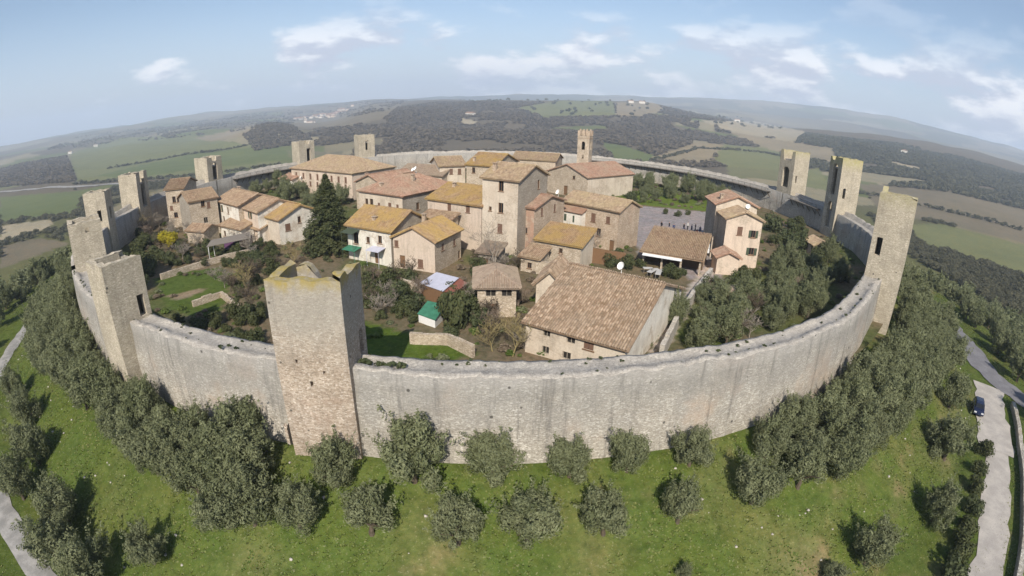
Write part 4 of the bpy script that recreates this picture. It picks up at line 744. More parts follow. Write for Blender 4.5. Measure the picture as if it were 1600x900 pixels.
def olive_crown(seed, nleaf, size, nl=34, raw=False):
    """loose olive crown: uneven upright sub-crowns reaching low down, with wisps standing out of the outline"""
    g = np.random.default_rng(seed); a = g.uniform(0, 6.28, nl); rr = np.sqrt(g.uniform(0, 1, nl))*1.5*g.uniform(.75, 1.15); zz = .8+g.uniform(0, 1, nl)**.8*(3.3-.95*rr); ex, ey = g.uniform(.8, 1.2, 2)
    C = np.stack([np.cos(a)*rr*ex, np.sin(a)*rr*ey, zz], 1); rad = g.uniform(.28, .72, nl); k = g.choice(nl, nleaf, p=rad**2/np.sum(rad**2)); d = g.normal(size=(nleaf, 3)); d /= np.linalg.norm(d, axis=1)[:, None]
    P = C[k]+d*np.array([1, 1, 1.25])*(rad[k]*g.uniform(.3, 1.15, nleaf)**.6)[:, None]; tint = np.clip(g.uniform(.05, .6, nl)[k]+g.uniform(-.15, .35, nleaf), 0, 1)
    nw = 60; s = C[g.integers(nl, size=nw)]; dr = np.stack([(s[:, 0])*.3+g.normal(0, .25, nw), (s[:, 1])*.3+g.normal(0, .25, nw), g.uniform(.5, 1.1, nw)], 1); m = nleaf//6; q = g.integers(nw, size=m); t = g.uniform(.4, 1.25, m)[:, None]; W = s[q]+dr[q]*t+g.normal(0, .07, (m, 3))
    P = np.vstack([P, W]); P[:, 2] = np.maximum(P[:, 2], .12); d = np.vstack([d, g.normal(size=(m, 3))]); d /= np.linalg.norm(d, axis=1)[:, None]; V, Q = leaves(P, d, size, .42, g)
    if raw: return V, Q
    return np_mesh('crown', V, Q, np.concatenate([tint, np.clip(g.uniform(.2, .8, m), 0, 1)]))
def trunk_mesh(seed, h, r, nb, spread, up=.8, twig=0, name='trunk'):
    g = random.Random(seed); mb = MB(); bend = [np.array([0, 0, -.4])]
    for i in range(1, 5): bend.append(np.array([g.uniform(-.12, .12)*i*h*.18, g.uniform(-.12, .12)*i*h*.18, h*i/4]))
    mb.tube(bend, [r*1.35, r*1.05, r*.9, r*.75, r*.6], 7)
    for b in range(nb):
        a = b*2*math.pi/nb+g.uniform(-.4, .4); s = bend[g.choice((3, 4))]; e = s+np.array([math.cos(a)*spread, math.sin(a)*spread, spread*up])*g.uniform(.7, 1.1); m = (s+e)/2+np.array([0, 0, spread*.12]); mb.tube([s, m, e], [r*.5, r*.35, r*.15], 5)
    return mb.mesh(name)
def branchy(seed, h, r, levels=4, spread=.75, n0=5, name='branches', tw=.012):
    """a leafless tree: limbs, branches and fine twigs"""
    g = random.Random(seed); mb = MB()
    def grow(p, d, L, rad, lev):
        q = p; pts = [p]; rr = [rad]
        for i in range(3): d = d+np.array([g.uniform(-.18, .18), g.uniform(-.18, .18), g.uniform(-.05, .16)]); d = d/np.linalg.norm(d); q = q+d*L/3; pts.append(q); rr.append(max(tw, rad*(1-.22*(i+1))))
        mb.tube(pts, rr, 5 if lev < 2 else 3, cap=False)
        if lev >= levels: return
        for k in range(n0 if lev == 0 else g.randint(3, 4)):
            a = g.uniform(0, 2*math.pi); t = g.choice((1, 2, 3, 3)) if lev else g.choice((2, 3, 3)); o = np.array([math.cos(a), math.sin(a), g.uniform(-.1, .5)])*spread; nd_ = d*.75+o; nd_ /= np.linalg.norm(nd_); grow(pts[t], nd_, L*g.uniform(.55, .78), rr[t]*.6, lev+1)
    grow(np.array([0, 0, -.3]), np.array([0, 0, 1.]), h*.36, r, 0); return mb.mesh(name)
OL = [(olive_crown(100+i, 9500, .105, 30+3*i), trunk_mesh(200+i, .9, .17, 5, 1.3)) for i in range(8)]
OS = [(olive_crown(300+i, 3600, .155, 26), OL[i][1]) for i in range(4)]
OU = [olive_crown(320+i, 800, .32, 22, True) for i in range(4)]
def olive(x, y, s, label, group, lod=False, z=None, sh=1.0, parts=True):
    k = random.randrange(4 if lod else 8); cm, tm = (OS if lod else OL)[k]; zz = gz(x, y) if z is None else z
    o = thing('olive_tree', (x, y, zz-.05), random.uniform(0, 6.28), label, 'olive tree', group); o.scale = (s*random.uniform(.9, 1.1), s*random.uniform(.9, 1.1), s*sh*random.uniform(.88, 1.12))
    link('crown', cm, 'leaf_olive', o); link('trunk', tm, 'bark', o); return o
def crown_at(px, py, zc):
    z = 0.
    for _ in range(12):
        P = at(px, py, z); z = .6*z+.4*(gz(P[0], P[1])+zc)
    P = at(px, py, z); return P
placed = [tuple(ring(R(-98.2), r)) for r in (82.3, 84.)]
ORD = ['first', 'second', 'third', 'fourth', 'fifth', 'sixth', 'seventh', 'eighth', 'ninth']
GO = 'olive trees round the outside of the wall'
for i, (x, y, s) in enumerate([(520, 722, 1.0), (645, 715, 1.25), (772, 708, 1.1), (893, 708, .9), (985, 700, .92), (1085, 692, .92), (1205, 682, 1.0)]):
    P = crown_at(x, y, 2.2); placed.append((P[0], P[1])); olive(P[0], P[1], s, f'{ORD[i]} olive tree from the left in the row against the front wall', GO)
for i, (x, y, s) in enumerate([(460, 790, 1.05), (575, 800, 1.1), (715, 815, 1.0), (825, 812, 1.05), (948, 800, 1.0), (1068, 782, .98), (1185, 752, 1.1)]):
    P = crown_at(x, y, 2.2); placed.append((P[0], P[1])); olive(P[0], P[1], s, f'{ORD[i]} olive tree from the left in the lower front row', GO)
for x, y, s, lb in [(228, 852, .95, 'lone round olive tree on the grass at bottom left'), (1075, 875, .35, 'tiny olive sapling below the front rows'), (1365, 855, 1.1, 'dark olive tree at the bottom right of the grass'), (1310, 885, .6, 'small olive tree at the bottom edge on the right'), (1470, 790, 1.1, 'olive tree on the right grass beside the gravel road bend'), (1485, 695, 1.45, 'big spreading olive on the right slope by the gravel road'), (1490, 615, 1.3, 'olive tree near the blue car on the right'), (1492, 555, 1.35, 'olive tree where the asphalt meets the gravel road'),
    (40, 640, 1.2, 'olive at the far left edge, top of the lower row'), (50, 700, 1.3, 'olive at the left edge, second of the lower row'), (25, 755, 1.25, 'olive at the left edge beside the road, third of the lower row'), (95, 795, 1.25, 'olive left of the grass, fourth of the lower row'), (75, 850, 1.35, 'olive left of the grass, fifth of the lower row'), (135, 885, 1.2, 'olive at bottom left, last of the lower row'), (20, 605, 1.1, 'olive beside the left road under the white car')]:
    P = crown_at(x, y, 2.0); placed.append((P[0], P[1])); olive(P[0], P[1], s, lb, GO)
def ground_r(x, y): P = crown_at(x, y, .3); return math.degrees(ang(P[0], P[1])), math.hypot(P[0]-CX, P[1]-CY)
_edge = sorted(ground_r(*q) for q in [(70, 520), (90, 565), (140, 605), (200, 655), (300, 735), (400, 805), (490, 850), (1150, 790), (1240, 745), (1330, 690), (1425, 610), (1455, 540), (1470, 480)])
def scatter(a0, a1, r0, r1, gap, n, spots, s0=.95, s1=1.35, lod=False, group=GO, rows=('against the wall', 'in the middle of the grove', 'on the outer edge of the grove')):
    """olives of one grove; spots name the stretches of it in order of angle, rows its bands from the wall outwards"""
    c = 0
    for _ in range(n*30):
        if c >= n: break
        f = random.random(); a = R(a0+(a1-a0)*f); r = math.sqrt(random.uniform(r0*r0, r1*r1)); p = ring(a, r)
        if r < 96 and -150 < math.degrees(a) < -30 and r > np.interp(math.degrees(a), [e[0] for e in _edge], [e[1] for e in _edge])+1.6: continue
        if any((p[0]-q[0])**2+(p[1]-q[1])**2 < gap*gap for q in placed): continue
        row = rows[min(len(rows)-1, int((r-r0)/(r1-r0)*len(rows)))]; lb = 'olive '+row+', '+spots[min(len(spots)-1, int(f*len(spots)))]
        placed.append(tuple(p)); olive(p[0], p[1], random.uniform(s0, s1), lb, group, lod); c += 1
scatter(-150, -98, 82.2, 90.5, 2.25, 100, ['outside the second tower from the left', 'left of the weathered front tower', 'below the weathered front tower', 'below the left front wall', 'just left of the nearest tower'])
scatter(-112, -98.6, 83., 90.5, 2.0, 24, ['right beside the nearest tower'])
scatter(-178, -150, 82.6, 92, 2.8, 32, ['outside the broken left tower', 'outside the slim left tower'], lod=True)
scatter(-71, -38, 82.0, 90., 2.3, 72, ['at the right end of the front rows', 'below the bend of the right front wall', 'left of the tall pale right tower', 'below the tall pale right tower'])
scatter(-38, 14, 82.5, 94, 2.9, 58, ['right of the tall pale tower', 'outside the tower with stacked arches', 'far outside the right wall'], lod=True)
scatter(-136, -124, 90.5, 94.5, 3.0, 9, ['above the left track'], rows=('in the lower left row',))
scatter(-166, -140, 91, 94.5, 3.0, 16, ['beside the white car'], rows=('in the row along the left track',), lod=True)
scatter(-50, -30, 91.5, 95, 3.0, 12, ['near the road junction'], rows=('in the outer right row',))
LB = (['in the upper left corner', 'above the white car', 'at the left edge of the picture'], ('beside the left road', 'on the slope beyond the left road', 'far below the left road'))
RB = (['at the right edge of the picture', 'below the green field', 'near the foot of the wooded ridge'], ('beside the right asphalt road', 'on the slope beyond the asphalt road', 'far below the right road'))
scatter(-172, -122, 101.5, 120, 3.3, 38, LB[0], lod=True, rows=LB[1][:2]); scatter(-44, -8, 105, 124, 3.4, 34, RB[0], lod=True, rows=RB[1][:2])
# more distant olive groves and hedgerows: not countable
def leaf_unit(seed, n=46, size=.42):
    g = np.random.default_rng(seed); d = g.normal(size=(n, 3)); d /= np.linalg.norm(d, axis=1)[:, None]; lob = np.array([[.45, 0, .1], [-.3, .4, .2], [-.2, -.45, 0], [0, 0, .5]])*g.uniform(.7, 1.2, (4, 1)); P = lob[g.integers(4, size=n)]+d*g.uniform(.35, .72, n)[:, None]; V, Q = leaves(P, d, size, .75, g); return V, Q
def rock_unit(seed):
    bm = bmesh.new(); bmesh.ops.create_icosphere(bm, subdivisions=1, radius=1.); g = random.Random(seed)
    for v in bm.verts: v.co *= g.uniform(.7, 1.2)
    V = np.array([v.co[:] for v in bm.verts]); T = np.array([[v.index for v in f.verts] for f in bm.faces]); bm.free(); return V, T
BU = [leaf_unit(i, 24, .6) for i in range(6)]; BN = [leaf_unit(20+i, 240, .2) for i in range(4)]; RU = [rock_unit(i) for i in range(4)]
def blobs(name, pts, sizes, mat, label, cat='wood', seed=0, flat=.6, units=None, tri=False):
    units = units or BU
    g = np.random.default_rng(seed); VV = []; TT = []; tt = []; n = 0
    for (x, y, z), s in zip(pts, sizes):
        V, T = units[g.integers(len(units))]; a = g.uniform(0, 6.28); c, sn = math.cos(a), math.sin(a); W = V@np.array([[c, sn, 0], [-sn, c, 0], [0, 0, 1]])*np.array([s, s, s*flat*g.uniform(.8, 1.3)])+np.array([x, y, z+s*.55]); VV.append(W); TT.append(T+n); n += len(V); tt.append(np.clip(g.uniform(.0, .75)+g.uniform(-.25, .3, len(T)), 0, 1))
    if not VV: return
    link(name, np_mesh(name, np.vstack(VV), np.vstack(TT), np.concatenate(tt), tri), mat, label=label, cat=cat, kind='stuff')
def wood(label, poly, n, s0, s1, dmin, dmax, mat, seed, exclude=True, near=False, thr=.36):
    g = np.random.default_rng(seed); xs = [p[0] for p in poly]; a0, a1 = (math.atan2(*ray(q, 220)[:2]) for q in (min(xs), max(xs)))
    az = g.uniform(a0-.02, a1+.02, n*6); d = np.sqrt(g.uniform(dmin**2, dmax**2, n*6)); X = d*np.sin(az); Y = d*np.cos(az); Z = ground(X, Y); px, py = proj_np(np.stack([X, Y, Z], 1)); m = inside(px, py, poly)
    cl = fbm(X/90., Y/90., seed+5); m &= cl > thr
    if exclude:
        m &= patch(X, Y) == 0
        for _, f in FIELDS: m &= ~inside(px, py, f)
    X, Y, Z = X[m][:n], Y[m][:n], Z[m][:n]; blobs('wood', np.stack([X, Y, Z], 1), g.uniform(s0, s1, len(X)), mat, label, seed=seed, units=BN if near else None)
def grove(label, a0, a1, r0, r1, gap, n, seed):
    g = random.Random(seed); pts = []; sz = []
    for _ in range(n*30):
        if len(pts) >= n: break
        p = ring(R(g.uniform(a0, a1)), math.sqrt(g.uniform(r0*r0, r1*r1)))
        if any((p[0]-q[0])**2+(p[1]-q[1])**2 < gap*gap for q in placed): continue
        placed.append(tuple(p)); s = g.uniform(.95, 1.4); pts.append((p[0], p[1], gz(p[0], p[1])-.55*s)); sz.append(s)
    blobs('olive_grove', pts, sz, 'leaf_olive', label, 'olive grove', seed, 1., units=OU)
grove('olive grove running down the slope beyond the left road', -178, -120, 103, 165, 3.6, 190, 81); grove('olive grove running down the slope beyond the right road', -46, 2, 108, 190, 3.8, 200, 82)
wood('grey-brown leafless wood covering the hill behind the village', [(440, 262), (470, 215), (540, 178), (700, 158), (830, 160), (1030, 166), (1100, 180), (1200, 200), (1240, 262), (1000, 262), (700, 262)], 21000, 2.8, 5.6, 520, 2600, 'wood_far', 61)
wood('dark wooded ridge across the right background', [(1240, 205), (1300, 214), (1400, 224), (1500, 246), (1640, 285), (1640, 345), (1480, 312), (1340, 300), (1250, 260)], 15000, 2.6, 5.4, 420, 2800, 'wood_far_green', 62)
wood('purple-grey wood at the left edge of the valley', [(-40, 256), (98, 228), (118, 284), (-40, 296)], 3500, 2.8, 5.4, 600, 1900, 'wood_far', 63, exclude=False, thr=.2)
wood('dark wooded knoll left of the distant town', [(380, 212), (420, 190), (455, 196), (490, 222), (400, 236)], 2500, 3., 5.4, 900, 2600, 'wood_far', 64, exclude=False, thr=.2)
wood('hedgerows and scrub in the valley left of the village', [(-40, 300), (260, 284), (440, 255), (440, 285), (180, 330), (60, 400), (-40, 440)], 700, 2., 3.8, 160, 800, 'wood_far_green', 65, near=True, thr=.44)
wood('scrub and hedges on the slopes right of the village', [(1330, 290), (1640, 345), (1640, 520), (1540, 470), (1420, 400), (1360, 340)], 900, 1.8, 3.6, 150, 700, 'wood_far_green', 66, near=True, thr=.42)
wood('far hedges on the tops of the central hills', [(700, 158), (840, 150), (1060, 155), (1240, 205), (1100, 195), (960, 186), (840, 186)], 300, 5, 9, 1600, 4000, 'wood_far_green', 67, exclude=False)

wood('scattered woods on the far left plain', [(60, 240), (120, 214), (300, 186), (440, 172), (560, 158), (640, 156), (600, 176), (440, 196), (300, 214), (160, 226)], 2600, 4., 7., 1500, 4500, 'wood_far', 68, exclude=False, thr=.52)
def hedge(label, px, step, s0, s1, seed):
    g = np.random.default_rng(seed); pts = []
    for (a, b), (c, d_) in zip(px[:-1], px[1:]):
        P, Q = crown_at(a, b, 0), crown_at(c, d_, 0); n = max(2, int(np.hypot(*(Q-P)[:2])/step))
        for i in range(n): p = P+(Q-P)*(i/n)+g.normal(0, step*.25, 3); pts.append((p[0], p[1], gz(p[0], p[1])))
    blobs('hedgerow', pts, g.uniform(s0, s1, len(pts)), 'wood_far_green', label, 'hedge', seed)
hedge('dark hedgerow across the green fields on the left', [(168, 264), (250, 250), (330, 238), (420, 222)], 5., 2.5, 4.5, 71)
hedge('hedgerow along the near edge of the left fields', [(118, 288), (240, 280), (330, 272), (440, 256)], 5., 2.5, 4.5, 72)
hedge('hedgerow between the tan and green fields right of the bell tower', [(1020, 252), (1090, 232), (1200, 240), (1300, 262)], 6., 2.5, 4.5, 73)
hedge('hedgerow below the wooded ridge on the right', [(1330, 300), (1440, 322), (1540, 345), (1640, 372)], 5., 2.5, 4.5, 74)
strip('valley_road', [crown_at(x, y, 0)[:2] for x, y in [(-30, 301), (60, 295), (130, 291), (200, 287), (258, 284)]], 5.5, 'track', .5)
def plant(name, label, px, py, s, cm, cmat, tm=None, tmat='bark', cat='tree', group=None, zc=0., base_px=True, z=GI, sh=1.):
    P = at(px, py, z); o = thing(name, (P[0], P[1], z-.1), random.uniform(0, 6.28), label, cat, group); o.scale = (s, s, s*sh); link('crown', cm, cmat, o)
    if tm: link('trunk', tm, tmat, o)
    return o
BUSH = [lobes_crown(400+i, 1.2, 1.0, .95, 12, 1300, .13, .6, .5, base=.6) for i in range(4)]
STEM = trunk_mesh(440, .5, .07, 4, .6)
# big conifer: drooping tiers
def conifer():
    g = np.random.default_rng(77); P = []; N = []; tt = []; Ht = 13.2
    for i in range(300):
        f = (i+.5)/300; zz = .6+Ht*.95*f; a = i*2.399+g.uniform(-.3, .3); L = (4.3*(1-f)**.95+.2)*g.uniform(.82, 1.1)
        k = int(70*L/2.2)+16; t = g.uniform(.12, 1, k)**.75; w = .62*(1-.35*t)*min(1, L/1.6); P.append(np.stack([math.cos(a)*t*L+g.normal(0, w*.5, k), math.sin(a)*t*L+g.normal(0, w*.5, k), zz-.22*L*t**2+g.normal(0, .14, k)], 1)); N.append(np.tile((math.cos(a)*.3, math.sin(a)*.3, .9), (k, 1))); tt.append(np.clip(g.uniform(.0, .6)+g.uniform(-.2, .4, k), 0, 1))
    V, Q = leaves(np.vstack(P), np.vstack(N), .2, .42, g, .35); return np_mesh('crown', V, Q, np.concatenate(tt))
mb = MB(); mb.tube([(0, 0, -.5), (0, 0, 5), (0, 0, 13)], [.35, .25, .05], 8); CT = mb.mesh('trunk')
plant('conifer_tree', 'tall dark green cone-shaped conifer left of the palazzo', 516, 392, 1.22, conifer(), 'leaf_cedar', CT, cat='conifer', sh=.80)
BT = [branchy(500+i, 8.5, .24, 4, .8, 6) for i in range(2)]; BS = [branchy(520+i, 4.2, .09, 4, .8, 7, tw=.01) for i in range(3)]
def bare(name, label, px, py, s, me, mat, sh=1., group=None, z=GI):
    P = at(px, py, z); o = thing(name, (P[0], P[1], z-.1), random.uniform(0, 6.28), label, 'bare tree', group); o.scale = (s, s, s*sh); link('branches', me, mat, o)
bare('bare_tree', 'large leafless pale tree before the tallest house', 776, 428, 1.12, BT[0], 'bark_pale')
bare('bare_tree', 'leafless tree to the right of the large bare one', 838, 412, .7, BT[1], 'bark_pale')
bare('bare_tree', 'bare pale tree against the long stone house', 930, 392, .62, BT[1], 'bark_pale')
bare('bare_tree', 'yellowish leafless tree just behind the front wall beside the barn', 800, 555, 1.35, BS[0], 'twig_yellow')
bare('bare_tree', 'bare yellowish shrub tree left of the barn eave', 770, 548, 1.1, BS[1], 'twig_yellow')
bare('bare_tree', 'leafless brown tree in the left garden near the round lawn', 395, 500, 1.5, BS[2], 'bark')
bare('bare_tree', 'bare grey tree behind the nearest tower on its left', 385, 455, 1.35, BS[1], 'bark')
bare('bare_tree', 'leafless tree above the nearest tower', 455, 420, 1.35, BS[0], 'bark')
bare('bare_tree', 'bare brown shrub in the middle garden below the stone house', 618, 448, 1.2, BS[2], 'bark')
bare('bare_tree', 'leafless tree by the left wall in the shade', 222, 365, 1.6, BS[0], 'bark')
bare('bare_tree', 'brown bare thicket between broken left tower and stone house', 235, 345, 2.0, BS[2], 'bark')
OY = lobes_crown(600, 2.4, 2.1, 2.6, 22, 4200, .16, .6, .42)
plant('mimosa_tree', 'bright yellow flowering tree in the left garden', 268, 392, .95, OY, 'leaf_yellow', OL[0][1], cat='tree')
TOPI = lobes_crown(610, 1.3, 1.5, 1.4, 30, 3000, .12, .6, .5, base=.8)
plant('clipped_tree', 'round clipped evergreen beside the church', 985, 320, 1.35, TOPI, 'leaf_dark', STEM, cat='tree')
ev = [(475, 372, 1.7, 'dark evergreen shrub at the foot of the conifer on its left'), (540, 388, 1.5, 'dark shrub at the foot of the conifer on its right'), (498, 398, 1.6, 'grey-green shrub in front of the conifer')]
for i, (x, y, s, lb) in enumerate(ev): plant('evergreen_shrub', lb, x, y, s, BUSH[i], 'leaf_cedar', STEM, cat='shrub')
plant('green_bush', 'bright green bush beside the trunk of the large bare tree', 748, 428, 1.3, BUSH[1], 'leaf_green', STEM, cat='bush')
plant('green_bush', 'tall green shrub between green shelter and loggia house', 712, 515, 1.5, BUSH[2], 'leaf_green', STEM, cat='bush', sh=1.7)
plant('green_bush', 'round bush to the right of the yellow flowering tree', 330, 360, 1.6, BUSH[0], 'leaf_dark', STEM, cat='bush')
def shrubs(n, poly, label, group, mats, s0, s1, cms=None, tm=None, name='garden_shrub', cat='shrub', gap=1.6, seed=1, z=GI):
    g = random.Random(seed); xs = [p[0] for p in poly]; ys = [p[1] for p in poly]; c = 0; loc = []
    for _ in range(n*40):
        if c >= n: break
        x, y = g.uniform(min(xs), max(xs)), g.uniform(min(ys), max(ys))
        if not inside(np.array([x]), np.array([y]), poly)[0]: continue
        P = at(x, y, z)
        if math.hypot(P[0]-CX, P[1]-CY) > 75.5 or any((P[0]-q[0])**2+(P[1]-q[1])**2 < gap*gap for q in loc): continue
        loc.append((P[0], P[1])); m = g.choice(mats); cm = g.choice(cms or BUSH); o = thing(name, (P[0], P[1], z-.1), g.uniform(0, 6.28), label, cat, group); s = g.uniform(s0, s1); o.scale = (s, s, s*g.uniform(.8, 1.25)); link('crown', cm, m, o); link('trunk', tm or STEM, 'bark', o); c += 1
CO = [c for c, _ in OL]; TO = OL[0][1]
shrubs(20, [(1045, 480), (1110, 470), (1200, 440), (1260, 450), (1230, 520), (1150, 545), (1060, 550)], 'olive tree in the garden inside the right front wall', 'garden olives on the right', ['leaf_olive'], .75, 1.0, CO, TO, 'garden_olive', 'olive tree', 2.5, 3)
shrubs(16, [(1200, 400), (1250, 390), (1330, 430), (1290, 480), (1190, 470)], 'leafy shrub below the cream house and beside the shaded right wall', 'shrubs below the cream house', ['leaf_green', 'leaf_olive', 'leaf_brown', 'leaf_dark'], 1.1, 1.9, gap=2.2, seed=4)
shrubs(8, [(1205, 360), (1245, 350), (1255, 385), (1205, 395)], 'shrub on the slope right of the cream house', 'shrubs right of the cream house', ['leaf_olive', 'leaf_green'], 1.2, 2., gap=2.2, seed=14)
shrubs(10, [(985, 300), (1060, 295), (1120, 300), (1120, 325), (1000, 318)], 'olive tree in the green behind the piazza', 'olives behind the piazza', ['leaf_olive'], .7, 1.05, CO, TO, 'garden_olive', 'olive tree', 4., 5)
shrubs(12, [(345, 300), (430, 290), (470, 296), (540, 310), (530, 330), (470, 318), (400, 305)], 'olive tree behind the left row of houses', 'olives behind the left row', ['leaf_olive', 'leaf_dark'], .8, 1.2, CO, TO, 'garden_olive', 'olive tree', 4., 6)
shrubs(16, [(185, 350), (245, 360), (300, 400), (240, 420), (220, 470), (250, 500), (215, 470), (190, 400)], 'dark shrub in the shade along the left wall', 'shaded shrubs along the left wall', ['leaf_dark', 'leaf_olive', 'leaf_brown'], 1., 1.8, gap=2., seed=7)
shrubs(16, [(300, 395), (400, 385), (440, 400), (430, 440), (360, 420)], 'low shrub in the left garden plots', 'shrubs of the left garden', ['leaf_dark', 'leaf_olive', 'leaf_brown', 'leaf_green'], .6, 1.2, gap=1.8, seed=8)
shrubs(12, [(575, 445), (640, 440), (655, 470), (640, 500), (580, 490)], 'shrub in the middle garden behind the nearest tower', 'shrubs of the middle garden', ['leaf_dark', 'leaf_green', 'leaf_brown', 'leaf_olive'], .7, 1.4, gap=1.6, seed=9)
shrubs(10, [(695, 470), (745, 460), (760, 500), (745, 545), (700, 530)], 'shrub between the green shelter and the loggia house', 'shrubs near the loggia house', ['leaf_green', 'leaf_olive', 'leaf_dark'], .8, 1.3, gap=1.6, seed=10)
shrubs(7, [(945, 405), (1000, 410), (1000, 425), (950, 420)], 'hedge bush behind the barn ridge beside the portico', 'bushes beside the portico', ['leaf_olive', 'leaf_green'], .8, 1.2, gap=1.3, seed=11)
shrubs(5, [(1035, 425), (1075, 428), (1065, 440), (1040, 436)], 'bush before the right end of the portico', 'bushes at the portico end', ['leaf_green', 'leaf_olive'], .6, .9, gap=1.2, seed=12)
shrubs(3, [(1004, 330), (1012, 332), (1080, 335), (1084, 340), (1046, 338)], 'small dark bush on the edge of the piazza', 'bushes edging the piazza', ['leaf_dark'], .6, .8, gap=3., seed=13)
shrubs(26, [(235, 400), (300, 385), (420, 370), (440, 420), (400, 470), (370, 470), (365, 425), (290, 418), (250, 430)], 'twiggy brown-green bush among the left garden plots', 'bushes among the left garden plots', ['leaf_brown', 'leaf_brown', 'leaf_olive', 'leaf_dark'], .5, 1.1, gap=1.4, seed=21)
shrubs(14, [(250, 500), (330, 512), (410, 480), (415, 545), (330, 525)], 'bush in the shaded strip inside the left front wall', 'bushes inside the left front wall', ['leaf_brown', 'leaf_dark', 'leaf_olive'], .6, 1.1, gap=1.6, seed=22)
shrubs(16, [(1110, 430), (1180, 425), (1200, 470), (1180, 510), (1100, 490)], 'scrubby bush in the right garden round the grey-roofed shed', 'scrub round the grey-roofed shed', ['leaf_brown', 'leaf_olive', 'leaf_olive', 'leaf_green'], .7, 1.3, gap=1.7, seed=23)
shrubs(14, [(590, 425), (650, 445), (650, 470), (740, 445), (745, 430), (700, 470), (700, 500), (590, 520)], 'brownish shrub beside the sheds in the middle garden', 'shrubs beside the middle garden sheds', ['leaf_brown', 'leaf_brown', 'leaf_green', 'leaf_olive'], .5, 1.0, gap=1.4, seed=24)
def bares(n, poly, label, group, s0, s1, gap, seed, mats=('bark_pale', 'bark', 'twig_brown')):
    g = random.Random(seed); xs = [p[0] for p in poly]; ys = [p[1] for p in poly]; loc = []
    for _ in range(n*40):
        if len(loc) >= n: break
        x, y = g.uniform(min(xs), max(xs)), g.uniform(min(ys), max(ys)); P = at(x, y, GI)
        if not inside(np.array([x]), np.array([y]), poly)[0] or math.hypot(P[0]-CX, P[1]-CY) > 75.5 or any((P[0]-q[0])**2+(P[1]-q[1])**2 < gap*gap for q in loc): continue
        loc.append(P); o = thing('bare_tree', (P[0], P[1], GI-.1), g.uniform(0, 6.28), label, 'bare tree', group); s = g.uniform(s0, s1); o.scale = (s, s, s*g.uniform(.8, 1.1)); link('branches', g.choice(BX), None, o).data
BX = []
for m_ in ('bark_pale', 'bark', 'twig_brown'):
    for i in range(2): me = branchy(540+i, 3.6, .1, 4, .85, 7, tw=.016); me.materials.append(MATS[m_]); BX.append(me)
bares(14, [(240, 400), (300, 385), (420, 372), (470, 390), (440, 430), (380, 470), (300, 420)], 'leafless brown tree among the left garden plots', 'bare trees of the left garden', .8, 1.4, 2.2, 31)
bares(10, [(575, 430), (640, 440), (660, 470), (620, 510), (580, 500)], 'leafless brown tree in the middle garden', 'bare trees of the middle garden', .8, 1.3, 2., 32)
bares(9, [(700, 470), (760, 470), (815, 470), (820, 545), (720, 545)], 'leafless pale tree between loggia house and front wall', 'bare trees left of the barn', .8, 1.4, 2.2, 33)
bares(12, [(1040, 480), (1190, 430), (1290, 450), (1230, 520), (1070, 550)], 'leafless brown tree in the right garden', 'bare trees of the right garden', .8, 1.3, 2.8, 34)
bares(8, [(190, 345), (250, 350), (300, 370), (240, 410)], 'leafless tree along the shaded left wall', 'bare trees by the left wall', 1., 1.7, 3., 35)
bares(6, [(745, 415), (835, 405), (840, 420), (760, 435)], 'leafless pale sapling at the foot of the tallest house', 'bare saplings before the tallest house', .7, 1.1, 1.8, 36)
shrubs(14, [(1210, 420), (1290, 400), (1335, 440), (1280, 500), (1200, 520)], 'olive-green tree against the shaded right wall', 'trees against the shaded right wall', ['leaf_olive', 'leaf_dark'], .7, 1.05, CO, TO, 'garden_olive', 'olive tree', 2.6, 37)
shrubs(8, [(440, 300), (545, 300), (555, 330), (480, 345), (450, 320)], 'evergreen tree behind and beside the conifer', 'trees round the conifer', ['leaf_dark', 'leaf_olive'], .8, 1.1, CO, TO, 'garden_olive', 'olive tree', 3., 38)
for i, (x, y) in enumerate([(1538, 700), (1532, 730), (1527, 760), (1521, 790), (1514, 818), (1507, 845), (1499, 870), (1490, 895)]):
    P = crown_at(x, y, .8); o = thing('hedge_bush', (P[0], P[1], gz(P[0], P[1])-.1), i*1.3, f'{ORD[i]} dark bush from the top of the hedge along the right gravel road', 'bush', 'roadside hedge bushes'); s = random.uniform(.9, 1.25); o.scale = (s, s, s); link('crown', BUSH[i % 4], 'leaf_dark', o); link('trunk', STEM, 'bark', o)
shrubs(26, [(560, 252), (700, 244), (700, 262), (640, 262), (560, 262)], 'olive tree along the far wall behind the palazzo', 'olives along the far wall', ['leaf_olive', 'leaf_dark'], .8, 1.2, CO, TO, 'garden_olive', 'olive tree', 3.2, 41)
shrubs(16, [(960, 275), (1080, 280), (1140, 300), (1200, 312), (1130, 322), (1000, 302)], 'tree under the walkway of the far right wall', 'trees under the far right wall', ['leaf_olive', 'leaf_dark', 'leaf_brown'], .9, 1.3, CO, TO, 'garden_olive', 'olive tree', 3.4, 42)
shrubs(14, [(300, 292), (360, 285), (440, 282), (440, 296), (350, 300)], 'tree along the left wall behind the row houses', 'trees along the wall behind the left row', ['leaf_olive', 'leaf_brown'], .8, 1.2, CO, TO, 'garden_olive', 'olive tree', 3.2, 43)
